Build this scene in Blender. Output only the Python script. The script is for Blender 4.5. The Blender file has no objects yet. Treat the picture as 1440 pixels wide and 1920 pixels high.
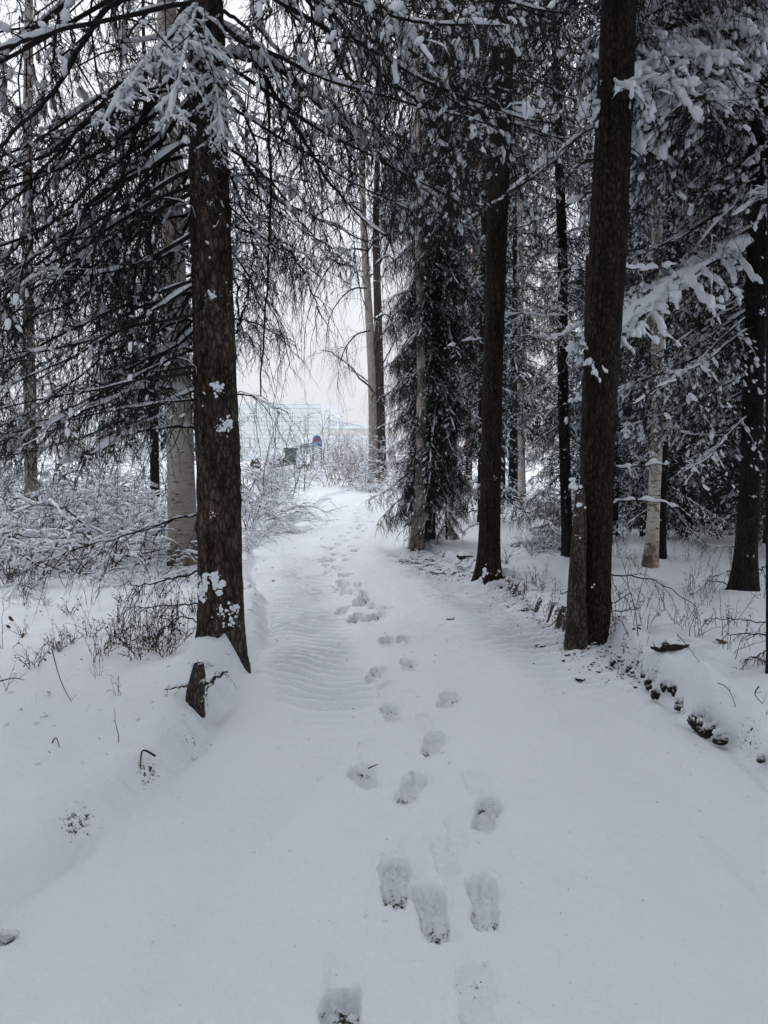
import bpy, math, random
import numpy as np
from mathutils import Vector

# ------------------------------------------------------------------ camera, world, sun, exposure
scene = bpy.context.scene
COL = scene.collection
R = math.radians
F_PX, CX, CY, HORIZON, EYE = 1386.0, 720.0, 960.0, 850.0, 1.60   # photograph is 1440 x 1920
PITCH = math.atan((CY - HORIZON) / F_PX)

cam_data = bpy.data.cameras.new('camera')
cam = bpy.data.objects.new('camera', cam_data)
COL.objects.link(cam)
cam.location = (0, 0, EYE)
cam.rotation_euler = (R(90) - PITCH, 0, 0)
cam_data.sensor_fit = 'VERTICAL'
cam_data.angle = 2 * math.atan(CY / F_PX)
cam_data.clip_start = 0.05
cam_data.clip_end = 3000
scene.camera = cam

SUN_EL, SUN_ROT = R(48), R(0)
world = bpy.data.worlds.new('World')
scene.world = world
world.use_nodes = True
wn, wl = world.node_tree.nodes, world.node_tree.links
bg = wn['Background']
sky = wn.new('ShaderNodeTexSky')
sky.sky_type = 'NISHITA'
sky.sun_disc = False
sky.sun_elevation = SUN_EL
sky.sun_rotation = SUN_ROT
cloud = wn.new('ShaderNodeMix')          # an even cloud deck in front of the clear sky
cloud.data_type = 'RGBA'
cloud.inputs[0].default_value = 0.97
wl.new(sky.outputs[0], cloud.inputs[6])
cloud.inputs[7].default_value = (7.75, 8.0, 8.45, 1)
# an overcast deck is brighter overhead than at the horizon (CIE overcast sky, softened)
w_tc = wn.new('ShaderNodeTexCoord'); w_sp = wn.new('ShaderNodeSeparateXYZ'); w_mr = wn.new('ShaderNodeMapRange')
wl.new(w_tc.outputs['Generated'], w_sp.inputs[0]); wl.new(w_sp.outputs[2], w_mr.inputs[0])
w_mr.inputs[1].default_value = 0; w_mr.inputs[2].default_value = 1; w_mr.inputs[3].default_value = 1.0; w_mr.inputs[4].default_value = 2.1
w_mul = wn.new('ShaderNodeVectorMath'); w_mul.operation = 'SCALE'
wl.new(cloud.outputs[2], w_mul.inputs[0]); wl.new(w_mr.outputs[0], w_mul.inputs['Scale'])
wl.new(w_mul.outputs[0], bg.inputs[0])
bg.inputs[1].default_value = 0.0965

sun_data = bpy.data.lights.new('sun', 'SUN')
sun = bpy.data.objects.new('sun', sun_data)
COL.objects.link(sun)
sun_data.energy = 0.9
sun_data.angle = R(40)
sun_data.color = (1.0, 0.97, 0.93)
sun.rotation_euler = (-(R(90) - SUN_EL), 0, -SUN_ROT)

scene.view_settings.view_transform = 'Standard'
scene.view_settings.look = 'None'
scene.view_settings.exposure = 0.0
scene.view_settings.gamma = 1.0
scene.view_settings.use_curve_mapping = False
scene.render.engine = 'CYCLES'
scene.cycles.max_bounces = 8
scene.cycles.diffuse_bounces = 4
scene.cycles.use_denoising = True
scene.cycles.denoiser = 'OPENIMAGEDENOISE'
scene.cycles.denoising_input_passes = 'RGB_ALBEDO_NORMAL'

rng = np.random.default_rng(7)

# ------------------------------------------------------------------ picture <-> place
FWD = np.array([0, math.cos(PITCH), -math.sin(PITCH)])
UPV = np.array([0, math.sin(PITCH), math.cos(PITCH)])
RGT = np.array([1.0, 0, 0])


def ray(px, py):
    return FWD + RGT * ((px - CX) / F_PX) + UPV * (-(py - CY) / F_PX)


def G(px, py, z=0.0):
    d = ray(px, py)
    t = (z - EYE) / d[2]
    return np.array([0, 0, EYE]) + d * t


def AT(px, py, Y):
    d = ray(px, py)
    return np.array([0, 0, EYE]) + d * (Y / d[1])


# ------------------------------------------------------------------ noise
_perm = np.random.default_rng(3).permutation(256)
_perm = np.concatenate([_perm, _perm, _perm])
_g3 = np.random.default_rng(4).normal(size=(256, 3))
_g3 /= np.linalg.norm(_g3, axis=1)[:, None]


def noise3(x, y, z):
    x, y, z = np.broadcast_arrays(np.asarray(x, float), np.asarray(y, float), np.asarray(z, float))
    xi, yi, zi = np.floor(x).astype(int), np.floor(y).astype(int), np.floor(z).astype(int)
    xf, yf, zf = x - xi, y - yi, z - zi
    u, v, w = (t * t * t * (t * (t * 6 - 15) + 10) for t in (xf, yf, zf))
    xi &= 255; yi &= 255; zi &= 255
    out = 0
    for dx in (0, 1):
        for dy in (0, 1):
            for dz in (0, 1):
                h = _perm[_perm[_perm[xi + dx] + yi + dy] + zi + dz]
                g = _g3[h]
                dot = g[..., 0] * (xf - dx) + g[..., 1] * (yf - dy) + g[..., 2] * (zf - dz)
                out = out + dot * (u if dx else 1 - u) * (v if dy else 1 - v) * (w if dz else 1 - w)
    return out


def sstep(a, b, x):
    t = np.clip((x - a) / (b - a), 0, 1)
    return t * t * (3 - 2 * t)


def norm(v):
    return v / np.maximum(np.linalg.norm(v, axis=-1, keepdims=True), 1e-9)


# ------------------------------------------------------------------ mesh buffer
class Buf:
    def __init__(self):
        self.v, self.f3, self.f4, self.m3, self.m4, self.n = [], [], [], [], [], 0

    def add(self, v, f3=None, f4=None, mat=0):
        v = np.asarray(v, np.float32).reshape(-1, 3)
        if f3 is not None and len(f3):
            f = np.asarray(f3, np.int32).reshape(-1, 3) + self.n
            self.f3.append(f); self.m3.append(np.full(len(f), mat, np.int32))
        if f4 is not None and len(f4):
            f = np.asarray(f4, np.int32).reshape(-1, 4) + self.n
            self.f4.append(f); self.m4.append(np.full(len(f), mat, np.int32))
        self.v.append(v); self.n += len(v)

    def merge(self, o, M=None, off=None, mats=None):
        for v in o.v:
            pass
        if not o.n:
            return
        v = np.concatenate(o.v)
        if M is not None:
            v = v @ np.asarray(M, np.float32).T
        if off is not None:
            v = v + np.asarray(off, np.float32)
        base = self.n
        self.v.append(v.astype(np.float32)); self.n += len(v)
        for f, m in zip(o.f3, o.m3):
            self.f3.append(f + base); self.m3.append(m)
        for f, m in zip(o.f4, o.m4):
            self.f4.append(f + base); self.m4.append(m)

    def tube(self, P, Rr, sides=4, mat=0, vs=1.0):
        """P (T,N,3) centre lines, Rr (T,N) radii; vs squeezes the upright axis of the section."""
        P = np.asarray(P, float)
        if P.ndim == 2:
            P = P[None]
        Rr = np.asarray(Rr, float)
        if Rr.ndim == 1:
            Rr = np.broadcast_to(Rr, P.shape[:2])
        T, N = P.shape[:2]
        if T == 0:
            return
        t = norm(np.gradient(P, axis=1))
        ref = np.zeros_like(t); ref[..., 2] = 1
        steep = np.abs(t[..., 2]) > 0.96
        ref[steep] = (0, 1, 0)
        u = norm(np.cross(t, ref))
        w = np.cross(u, t)
        a = np.arange(sides) / sides * 2 * math.pi + 0.3
        ring = (u[:, :, None, :] * np.cos(a)[None, None, :, None] + w[:, :, None, :] * (np.sin(a) * vs)[None, None, :, None])
        V = P[:, :, None, :] + ring * Rr[:, :, None, None]
        i = np.arange(N - 1)[:, None] * sides + np.arange(sides)[None]
        j = np.arange(N - 1)[:, None] * sides + (np.arange(sides)[None] + 1) % sides
        q = np.stack([i, j, j + sides, i + sides], -1).reshape(-1, 4)
        q = (q[None] + (np.arange(T) * N * sides)[:, None, None]).reshape(-1, 4)
        self.add(V.reshape(-1, 3), f4=q, mat=mat)

    def mesh(self, name, mats, smooth=True):
        me = bpy.data.meshes.new(name)
        v = np.concatenate(self.v) if self.v else np.zeros((0, 3), np.float32)
        f3 = np.concatenate(self.f3) if self.f3 else np.zeros((0, 3), np.int32)
        f4 = np.concatenate(self.f4) if self.f4 else np.zeros((0, 4), np.int32)
        m = np.concatenate(self.m3 + self.m4) if (self.m3 or self.m4) else np.zeros(0, np.int32)
        nl = len(f3) * 3 + len(f4) * 4
        me.vertices.add(len(v)); me.vertices.foreach_set('co', np.ascontiguousarray(v, np.float32).ravel())
        me.loops.add(nl)
        me.loops.foreach_set('vertex_index', np.concatenate([f3.ravel(), f4.ravel()]).astype(np.int32))
        me.polygons.add(len(f3) + len(f4))
        st = np.concatenate([np.arange(len(f3)) * 3, len(f3) * 3 + np.arange(len(f4)) * 4]).astype(np.int32)
        me.polygons.foreach_set('loop_start', st)
        me.polygons.foreach_set('material_index', m)
        me.polygons.foreach_set('use_smooth', np.full(len(m), smooth))
        for mm in mats:
            me.materials.append(mm)
        me.update(calc_edges=True)
        return me

    def build(self, name, mats, parent=None, smooth=True, loc=None):
        if not isinstance(mats, (list, tuple)):
            mats = [mats]
        return link(name, self.mesh(name, mats, smooth), parent, loc)


def link(name, me, parent=None, loc=None, rot=None, scl=None):
    o = bpy.data.objects.new(name, me)
    COL.objects.link(o)
    if parent is not None:
        o.parent = parent
    if loc is not None:
        o.location = tuple(float(c) for c in loc)
    if rot is not None:
        o.rotation_euler = rot
    if scl is not None:
        o.scale = scl if hasattr(scl, '__len__') else (scl, scl, scl)
    return o


def tag(o, label, cat, group=None):
    o['label'] = label
    o['category'] = cat
    if group:
        o['group'] = group
    return o


def thing(name, label, cat, loc, rotz=0, group=None):
    o = bpy.data.objects.new(name, None)
    COL.objects.link(o)
    o.empty_display_size = 0.2
    o.location = tuple(float(c) for c in loc)
    o.rotation_euler = (0, 0, rotz)
    return tag(o, label, cat, group)


def resample(P, M):
    T, N = P.shape[:2]
    s = np.linspace(0, N - 1, M)
    i = np.minimum(s.astype(int), N - 2)
    f = (s - i)[None, :, None]
    p0 = P[:, np.maximum(i - 1, 0)]; p1 = P[:, i]; p2 = P[:, i + 1]; p3 = P[:, np.minimum(i + 2, N - 1)]
    return 0.5 * (2 * p1 + (p2 - p0) * f + (2 * p0 - 5 * p1 + 4 * p2 - p3) * f ** 2 + (3 * p1 - p0 - 3 * p2 + p3) * f ** 3)


def resample1(A, M):
    T, N = A.shape
    s = np.linspace(0, N - 1, M)
    i = np.minimum(s.astype(int), N - 2)
    f = (s - i)[None]
    return A[:, i] * (1 - f) + A[:, i + 1] * f


def snow_on(rg, buf, P, Rr, size, sides=5, M=10, prob=1.0, gap=0.3, mat=0, vs=0.85, lump=0.55, steep=0.45):
    """Snow lying along the upper side of branches: thick where they run level, none where they hang."""
    P = np.asarray(P, float)
    if P.ndim == 2:
        P = P[None]
    Rr = np.broadcast_to(np.asarray(Rr, float), P.shape[:2])
    keep = rg.random(len(P)) < prob
    P, Rr = P[keep], Rr[keep]
    if not len(P):
        return
    size = np.broadcast_to(np.asarray(size, float), keep.shape)[keep]
    Q, q = resample(P, M), resample1(Rr, M)
    t = norm(np.gradient(Q, axis=1))
    hor = np.sqrt(t[..., 0] ** 2 + t[..., 1] ** 2)
    fac = sstep(1 - steep, min(1.35 - steep, 0.93), hor)
    T = len(Q)
    n = rg.normal(size=(T, M + 4))
    n = (n[:, :-4] + 2 * n[:, 1:-3] + 3 * n[:, 2:-2] + 2 * n[:, 3:-1] + n[:, 4:]) / 4.36
    fac = fac * np.clip(1 + lump * n, 0.05, 2.0)
    if gap > 0:
        m = rg.normal(size=(T, M + 2))
        m = (m[:, :-2] + m[:, 1:-1] + m[:, 2:]) / 1.73
        thr = {0.3: -0.52, 0.5: 0.0, 0.2: -0.84, 0.1: -1.28, 0.4: -0.25, 0.6: 0.25}.get(gap, -0.5)
        fac = fac * sstep(thr - 0.35, thr + 0.35, m)
    e = np.linspace(0, 1, M)
    fac = fac * (sstep(-0.02, 0.12, e) * sstep(1.03, 0.9, e))[None]
    r = (size[:, None] + 0.55 * q) * fac
    C = Q.copy()
    C[..., 2] += q * 0.55 * sstep(0, 0.25, fac) + r * 0.45
    buf.tube(C, r, sides, mat, vs)


def clumps(rg, buf, P, count, size, flat=0.75, mat=0, hmin=0.55, cr=(4, 6)):
    """Rounded pads of snow caught on twigs, set on the level stretches only."""
    if not len(P) or count < 1:
        return
    T, N = P.shape[:2]
    k = count * 3
    idx = rg.integers(T, size=k)
    s = rg.uniform(0.1, 1.0, k) * (N - 1)
    i = np.minimum(s.astype(int), N - 2); f = (s - i)[:, None]
    a, b = P[idx, i], P[idx, i + 1]
    p = a * (1 - f) + b * f
    t = norm(b - a)
    ok = np.hypot(t[:, 0], t[:, 1]) > hmin
    p, t = p[ok][:count], t[ok][:count]
    k = len(p)
    if not k:
        return
    r = size * np.exp(np.clip(rg.normal(size=k) * 0.38, -1, .7))
    u = np.cross(t, [0, 0, 1.0]); u = norm(u); w = np.cross(u, t)
    rings, sd = cr
    th = np.linspace(0, math.pi, rings + 1)[:, None]; ph = np.arange(sd)[None] / sd * 2 * math.pi
    sr_ = np.clip(np.sin(th), 0, 1) ** 0.6
    e = np.stack([np.cos(th) + 0 * ph, sr_ * np.cos(ph), sr_ * np.sin(ph)], -1).reshape(-1, 3)
    el = rg.uniform(1.1, 2.3, k)
    jit = 1 + 0.22 * rg.normal(size=(k, len(e), 1))
    E = e[None] * jit
    V = p[:, None] + (E[..., 0:1] * t[:, None] * el[:, None, None] + E[..., 1:2] * u[:, None] + E[..., 2:3] * w[:, None] * flat) * r[:, None, None]
    V[..., 2] += (r * flat * 0.55)[:, None]
    i0 = np.arange(rings)[:, None] * sd + np.arange(sd)[None]; j0 = np.arange(rings)[:, None] * sd + (np.arange(sd)[None] + 1) % sd
    q = np.stack([i0, i0 + sd, j0 + sd, j0], -1).reshape(-1, 4)
    q = (q[None] + (np.arange(k) * len(e))[:, None, None]).reshape(-1, 4)
    buf.add(V.reshape(-1, 3), f4=q, mat=mat)


def needles(rg, buf, P, dens, ln, wd, mat=1, t0=0.0, spread=0.8):
    P = np.asarray(P, float)
    if not len(P):
        return
    T, N = P.shape[:2]
    L = np.linalg.norm(np.diff(P, axis=1), axis=2).sum(1)
    k = max(1, int(L.sum() * dens))
    idx = rg.choice(T, k, p=L / L.sum())
    s = rg.uniform(t0, 1.0, k) * (N - 1)
    i = np.minimum(s.astype(int), N - 2)
    f = (s - i)[:, None]
    a, b = P[idx, i], P[idx, i + 1]
    p = a * (1 - f) + b * f
    t = norm(b - a)
    rv = norm(rg.normal(size=(k, 3)))
    rad = norm(rv - t * (rv * t).sum(1)[:, None])
    d = norm(t * 0.75 + rad * spread + np.array([0, 0, 0.1]))
    ll = (ln * rg.uniform(0.7, 1.2, k))[:, None]
    w = norm(np.cross(d, norm(rg.normal(size=(k, 3))))) * (wd * 0.5)
    V = np.stack([p - w, p + w, p + d * ll], 1)
    buf.add(V.reshape(-1, 3), f3=np.arange(3 * k).reshape(-1, 3), mat=mat)


def spawn(rg, P, nper, t0, t1, lens, mt, mp, mz, grav, N=5, flat=False, wig=0.06, prof=0.5, jit=0.35, zjit=0.25):
    """Child branches on every parent of P (T,N,3): mt along the parent, mp sideways, mz up; grav bends them down."""
    T, NP = P.shape[:2]
    idx = np.repeat(np.arange(T), nper)
    k = len(idx)
    tt = (np.tile((np.arange(nper) + 0.5) / nper, T) + rg.uniform(-0.5, 0.5, k) / nper) * (t1 - t0) + t0
    tt = np.clip(tt, 0, 1)
    s = tt * (NP - 1)
    i = np.minimum(s.astype(int), NP - 2)
    f = (s - i)[:, None]
    a, b = P[idx, i], P[idx, i + 1]
    base = a * (1 - f) + b * f
    t = norm(b - a)
    up = np.array([0, 0, 1.0])
    if flat:
        side = norm(np.cross(t, up) + 1e-6)
        sg = np.where(np.arange(k) % 2 == 0, 1.0, -1.0)
        perp = side * sg[:, None]
    else:
        rv = norm(rg.normal(size=(k, 3)))
        perp = norm(rv - t * (rv * t).sum(1)[:, None])
    mz_ = mz + rg.uniform(-zjit, zjit, k)
    d = norm(t * mt + perp * mp + up * mz_[:, None] + rg.normal(size=(k, 3)) * jit * 0.4)
    L = np.asarray(lens, float)
    L = (L[idx] if L.ndim else np.full(k, L)) * (1 - prof * tt) * rg.uniform(0.55, 1.2, k)
    e = np.linspace(0, 1, N)
    Q = base[:, None] + d[:, None] * (L[:, None] * e[None])[..., None]
    Q[..., 2] -= grav * L[:, None] * (e ** 2)[None] * rg.uniform(0.5, 1.4, k)[:, None]
    w = np.cumsum(rg.normal(size=(k, N, 3)), axis=1)
    w -= w[:, :1]
    Q += w * (wig * L[:, None] / math.sqrt(N))[..., None]
    return Q, L, tt, idx


# ------------------------------------------------------------------ materials
def new_mat(name):
    m = bpy.data.materials.new(name)
    m.use_nodes = True
    n, l = m.node_tree.nodes, m.node_tree.links
    b = n['Principled BSDF']
    b.inputs['Roughness'].default_value = 0.85
    b.inputs['Specular IOR Level'].default_value = 0.2
    return m, n, l, b


def tex_noise(n, l, scale, detail=4, rough=0.55, mapping=None, coord='Object'):
    tc = n.new('ShaderNodeTexCoord')
    t = n.new('ShaderNodeTexNoise')
    t.inputs['Scale'].default_value = scale
    t.inputs['Detail'].default_value = detail
    t.inputs['Roughness'].default_value = rough
    if mapping:
        mp = n.new('ShaderNodeMapping')
        mp.inputs['Scale'].default_value = mapping
        l.new(tc.outputs[coord], mp.inputs[0])
        l.new(mp.outputs[0], t.inputs['Vector'])
    else:
        l.new(tc.outputs[coord], t.inputs['Vector'])
    return t


def ramp(n, l, src, stops):
    r = n.new('ShaderNodeValToRGB')
    e = r.color_ramp.elements
    e[0].position, e[0].color = stops[0][0], (*stops[0][1], 1)
    e[1].position, e[1].color = stops[1][0], (*stops[1][1], 1)
    for p, c in stops[2:]:
        x = e.new(p); x.color = (*c, 1)
    l.new(src, r.inputs[0])
    return r


def bump(n, l, b, src, strength, dist, prev=None):
    bp = n.new('ShaderNodeBump')
    bp.inputs['Strength'].default_value = strength
    bp.inputs['Distance'].default_value = dist
    l.new(src, bp.inputs['Height'])
    if prev is not None:
        l.new(prev.outputs[0], bp.inputs['Normal'])
    l.new(bp.outputs[0], b.inputs['Normal'])
    return bp


def simple(name, col, rough=0.8, var=0.25, scale=6, spec=0.2):
    m, n, l, b = new_mat(name)
    b.inputs['Roughness'].default_value = rough
    b.inputs['Specular IOR Level'].default_value = spec
    t = tex_noise(n, l, scale)
    c = np.array(col)
    r = ramp(n, l, t.outputs['Fac'], [(0.3, tuple(c * (1 - var))), (0.7, tuple(np.minimum(c * (1 + var), 1)))])
    l.new(r.outputs[0], b.inputs['Base Color'])
    return m


def bark(name, lo, hi, grey, scale=18, zs=0.22, bs=0.9, dist=0.03):
    m, n, l, b = new_mat(name)
    t1 = tex_noise(n, l, scale, 6, 0.65, (1, 1, zs))
    t2 = tex_noise(n, l, 3.0, 3, 0.5, (1, 1, 0.5))
    r1 = ramp(n, l, t1.outputs['Fac'], [(0.36, lo), (0.62, hi)])
    r2 = ramp(n, l, t2.outputs['Fac'], [(0.45, (0, 0, 0)), (0.65, (1, 1, 1))])
    t3 = tex_noise(n, l, 55, 3, 0.6)
    r3 = ramp(n, l, t3.outputs['Fac'], [(0.52, (0, 0, 0)), (0.62, (1, 1, 1))])
    mul = n.new('ShaderNodeMath'); mul.operation = 'MULTIPLY'
    l.new(r2.outputs[0], mul.inputs[0]); l.new(r3.outputs[0], mul.inputs[1])
    mx = n.new('ShaderNodeMix'); mx.data_type = 'RGBA'
    l.new(mul.outputs[0], mx.inputs[0]); l.new(r1.outputs[0], mx.inputs[6]); mx.inputs[7].default_value = (*grey, 1)
    l.new(mx.outputs[2], b.inputs['Base Color'])
    v = n.new('ShaderNodeTexVoronoi'); v.inputs['Scale'].default_value = scale * 1.6; v.feature = 'DISTANCE_TO_EDGE'
    tc = n.new('ShaderNodeTexCoord'); mp = n.new('ShaderNodeMapping'); mp.inputs['Scale'].default_value = (1, 1, 0.45)
    l.new(tc.outputs['Object'], mp.inputs[0])
    wob = n.new('ShaderNodeMix'); wob.data_type = 'VECTOR'; wob.inputs[0].default_value = 0.06
    l.new(mp.outputs[0], wob.inputs[4]); l.new(t1.outputs['Color'], wob.inputs[5])
    l.new(wob.outputs[1], v.inputs['Vector'])
    rv = ramp(n, l, v.outputs[0], [(0.0, (0, 0, 0)), (0.22, (1, 1, 1))])
    crk = n.new('ShaderNodeMix'); crk.data_type = 'RGBA'; crk.blend_type = 'MULTIPLY'; crk.inputs[0].default_value = 0.75
    l.new(mx.outputs[2], crk.inputs[6]); l.new(rv.outputs[0], crk.inputs[7]); l.new(crk.outputs[2], b.inputs['Base Color'])
    b1 = bump(n, l, b, rv.outputs[0], bs * 0.8, dist * 0.5)
    bump(n, l, b, t1.outputs['Fac'], bs, dist, b1)
    return m


def birch_bark(name, white, tan_amt=0.5):
    m, n, l, b = new_mat(name)
    t1 = tex_noise(n, l, 9, 4, 0.6, (1, 1, 5.0))
    t2 = tex_noise(n, l, 4, 3, 0.55, (1, 1, 0.8))
    w = np.array(white)
    r1 = ramp(n, l, t2.outputs['Fac'], [(0.35, tuple(w * (0.78, 0.70, 0.62))), (0.65, tuple(w))])
    r2 = ramp(n, l, t1.outputs['Fac'], [(0.57, (0, 0, 0)), (0.66, (1, 1, 1))])
    mx = n.new('ShaderNodeMix'); mx.data_type = 'RGBA'
    l.new(r2.outputs[0], mx.inputs[0]); l.new(r1.outputs[0], mx.inputs[6]); mx.inputs[7].default_value = (0.035, 0.028, 0.024, 1)
    # rough tan and dark bark at the foot of the trunk
    tc = n.new('ShaderNodeTexCoord'); sp = n.new('ShaderNodeSeparateXYZ'); l.new(tc.outputs['Object'], sp.inputs[0])
    ad = n.new('ShaderNodeMath'); ad.operation = 'ADD'
    t3 = tex_noise(n, l, 7, 4, 0.65, (1, 1, 0.6))
    l.new(sp.outputs[2], ad.inputs[0])
    sc = n.new('ShaderNodeMath'); sc.operation = 'MULTIPLY_ADD'; sc.inputs[1].default_value = 1.1; sc.inputs[2].default_value = -0.55
    l.new(t3.outputs['Fac'], sc.inputs[0]); l.new(sc.outputs[0], ad.inputs[1])
    r3 = ramp(n, l, ad.outputs[0], [(0.12, (1, 1, 1)), (0.36, (0, 0, 0))])
    r4 = ramp(n, l, t3.outputs['Fac'], [(0.42, (0.03, 0.022, 0.018)), (0.6, (0.22, 0.13, 0.075))])
    ml = n.new('ShaderNodeMath'); ml.operation = 'MULTIPLY'; ml.inputs[1].default_value = tan_amt
    l.new(r3.outputs[0], ml.inputs[0])
    m2 = n.new('ShaderNodeMix'); m2.data_type = 'RGBA'
    l.new(ml.outputs[0], m2.inputs[0]); l.new(mx.outputs[2], m2.inputs[6]); l.new(r4.outputs[0], m2.inputs[7])
    l.new(m2.outputs[2], b.inputs['Base Color'])
    bump(n, l, b, t1.outputs['Fac'], 0.5, 0.01)
    return m


def snow_mat(name, col=(0.818, 0.853, 0.903), soil=False, fine=1.0):
    m, n, l, b = new_mat(name)
    b.inputs['Roughness'].default_value = 0.7
    b.inputs['Specular IOR Level'].default_value = 0.12
    t = tex_noise(n, l, 1.4, 3)
    c = np.array(col)
    r = ramp(n, l, t.outputs['Fac'], [(0.3, tuple(c * 0.97)), (0.7, tuple(c))])
    out = r.outputs[0]
    t2 = tex_noise(n, l, 90, 5, 0.7)
    if soil:
        at = n.new('ShaderNodeAttribute'); at.attribute_name = 'soil'
        tn = tex_noise(n, l, 42, 5, 0.75)
        ad = n.new('ShaderNodeMath'); ad.operation = 'MULTIPLY_ADD'; ad.inputs[1].default_value = 2.2; ad.inputs[2].default_value = -0.92
        l.new(tn.outputs['Fac'], ad.inputs[0])
        sm = n.new('ShaderNodeMath'); sm.operation = 'ADD'
        l.new(at.outputs['Fac'], sm.inputs[0]); l.new(ad.outputs[0], sm.inputs[1])
        rr = ramp(n, l, sm.outputs[0], [(0.48, (0, 0, 0)), (0.66, (1, 1, 1))])
        gate = n.new('ShaderNodeMath'); gate.operation = 'GREATER_THAN'; gate.inputs[1].default_value = 0.02
        l.new(at.outputs['Fac'], gate.inputs[0])
        mu = n.new('ShaderNodeMath'); mu.operation = 'MULTIPLY'
        l.new(rr.outputs[0], mu.inputs[0]); l.new(gate.outputs[0], mu.inputs[1])
        rs = ramp(n, l, t2.outputs['Fac'], [(0.35, (0.022, 0.018, 0.014)), (0.65, (0.075, 0.062, 0.05))])
        mx = n.new('ShaderNodeMix'); mx.data_type = 'RGBA'
        l.new(mu.outputs[0], mx.inputs[0]); l.new(out, mx.inputs[6]); l.new(rs.outputs[0], mx.inputs[7])
        out = mx.outputs[2]
    l.new(out, b.inputs['Base Color'])
    gr = ramp(n, l, tex_noise(n, l, 160, 3, 0.8).outputs['Fac'], [(0.3, (0.93, 0.93, 0.935)), (0.7, (1, 1, 1))])
    gm = n.new('ShaderNodeMix'); gm.data_type = 'RGBA'; gm.blend_type = 'MULTIPLY'; gm.inputs[0].default_value = 1.0
    l.new(out, gm.inputs[6]); l.new(gr.outputs[0], gm.inputs[7]); l.new(gm.outputs[2], b.inputs['Base Color'])
    b1 = bump(n, l, b, t2.outputs['Fac'], 0.45 * fine, 0.016)
    t3 = tex_noise(n, l, 11, 4, 0.6)
    bump(n, l, b, t3.outputs['Fac'], 0.35 * fine, 0.03, b1)
    return m


M_SNOW = snow_mat('snow')
M_GROUND = snow_mat('snow_ground', soil=True)
M_BARK_L = bark('spruce_bark_grey_brown', (0.011, 0.008, 0.006), (0.105, 0.078, 0.058), (0.17, 0.165, 0.14))
M_BARK_R = bark('spruce_bark_red_brown', (0.006, 0.004, 0.003), (0.055, 0.036, 0.028), (0.075, 0.062, 0.052), scale=22, zs=0.15, bs=1.0, dist=.05)
M_BARK_D = bark('spruce_bark_dark', (0.006, 0.005, 0.0045), (0.032, 0.026, 0.023), (0.05, 0.048, 0.045), scale=20)
M_PINE = bark('pine_bark_orange', (0.07, 0.032, 0.016), (0.26, 0.115, 0.05), (0.2, 0.12, 0.07), scale=16)
M_DEAD = bark('dead_wood', (0.03, 0.024, 0.02), (0.13, 0.105, 0.085), (0.19, 0.17, 0.15), scale=26, zs=0.08)
M_BIRCH = birch_bark('birch_bark_pale', (0.52, 0.50, 0.47), 0.8)
M_BIRCH_G = birch_bark('birch_bark_grey', (0.29, 0.275, 0.258), 0.9)
M_TWIG = simple('twig_wood', (0.020, 0.016, 0.014), 0.85, 0.35, 9)
M_TWIG_G = simple('shrub_wood', (0.075, 0.058, 0.047), 0.85, 0.35, 9)
M_TWIG_R = simple('shrub_wood_reddish', (0.17, 0.095, 0.065), 0.85, 0.3, 9)
M_NEEDLE = simple('spruce_needles', (0.017, 0.024, 0.017), 0.6, 0.45, 3.0)
M_NEEDLE_G = simple('spruce_needles_green', (0.024, 0.037, 0.017), 0.6, 0.4, 3.0)
M_LEAF = simple('dry_leaf', (0.13, 0.055, 0.028), 0.7, 0.3, 30)
M_PLANT = simple('dry_plant', (0.035, 0.027, 0.02), 0.8, 0.4, 30)
def clod_mat(name):
    m, n, l, b = new_mat(name)
    t1 = tex_noise(n, l, 30, 5, 0.7)
    r1 = ramp(n, l, t1.outputs['Fac'], [(0.35, (0.012, 0.010, 0.008)), (0.65, (0.06, 0.049, 0.04))])
    ge = n.new('ShaderNodeNewGeometry'); sp = n.new('ShaderNodeSeparateXYZ'); l.new(ge.outputs['Normal'], sp.inputs[0])
    t2 = tex_noise(n, l, 16, 5, 0.7)
    ma = n.new('ShaderNodeMath'); ma.operation = 'MULTIPLY_ADD'; ma.inputs[1].default_value = 2.4; ma.inputs[2].default_value = -1.2
    l.new(t2.outputs['Fac'], ma.inputs[0])
    ad = n.new('ShaderNodeMath'); ad.operation = 'ADD'; l.new(sp.outputs[2], ad.inputs[0]); l.new(ma.outputs[0], ad.inputs[1])
    r2 = ramp(n, l, ad.outputs[0], [(0.40, (0, 0, 0)), (0.60, (1, 1, 1))])
    mx = n.new('ShaderNodeMix'); mx.data_type = 'RGBA'
    l.new(r2.outputs[0], mx.inputs[0]); l.new(r1.outputs[0], mx.inputs[6]); mx.inputs[7].default_value = (0.81, 0.845, 0.89, 1)
    l.new(mx.outputs[2], b.inputs['Base Color'])
    bump(n, l, b, t1.outputs['Fac'], 0.8, 0.02)
    return m


M_CLOD = clod_mat('snow_dusted_soil')
M_SOIL = bark('soil', (0.010, 0.008, 0.007), (0.055, 0.045, 0.036), (0.08, 0.07, 0.06), scale=30, zs=1.0)

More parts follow.
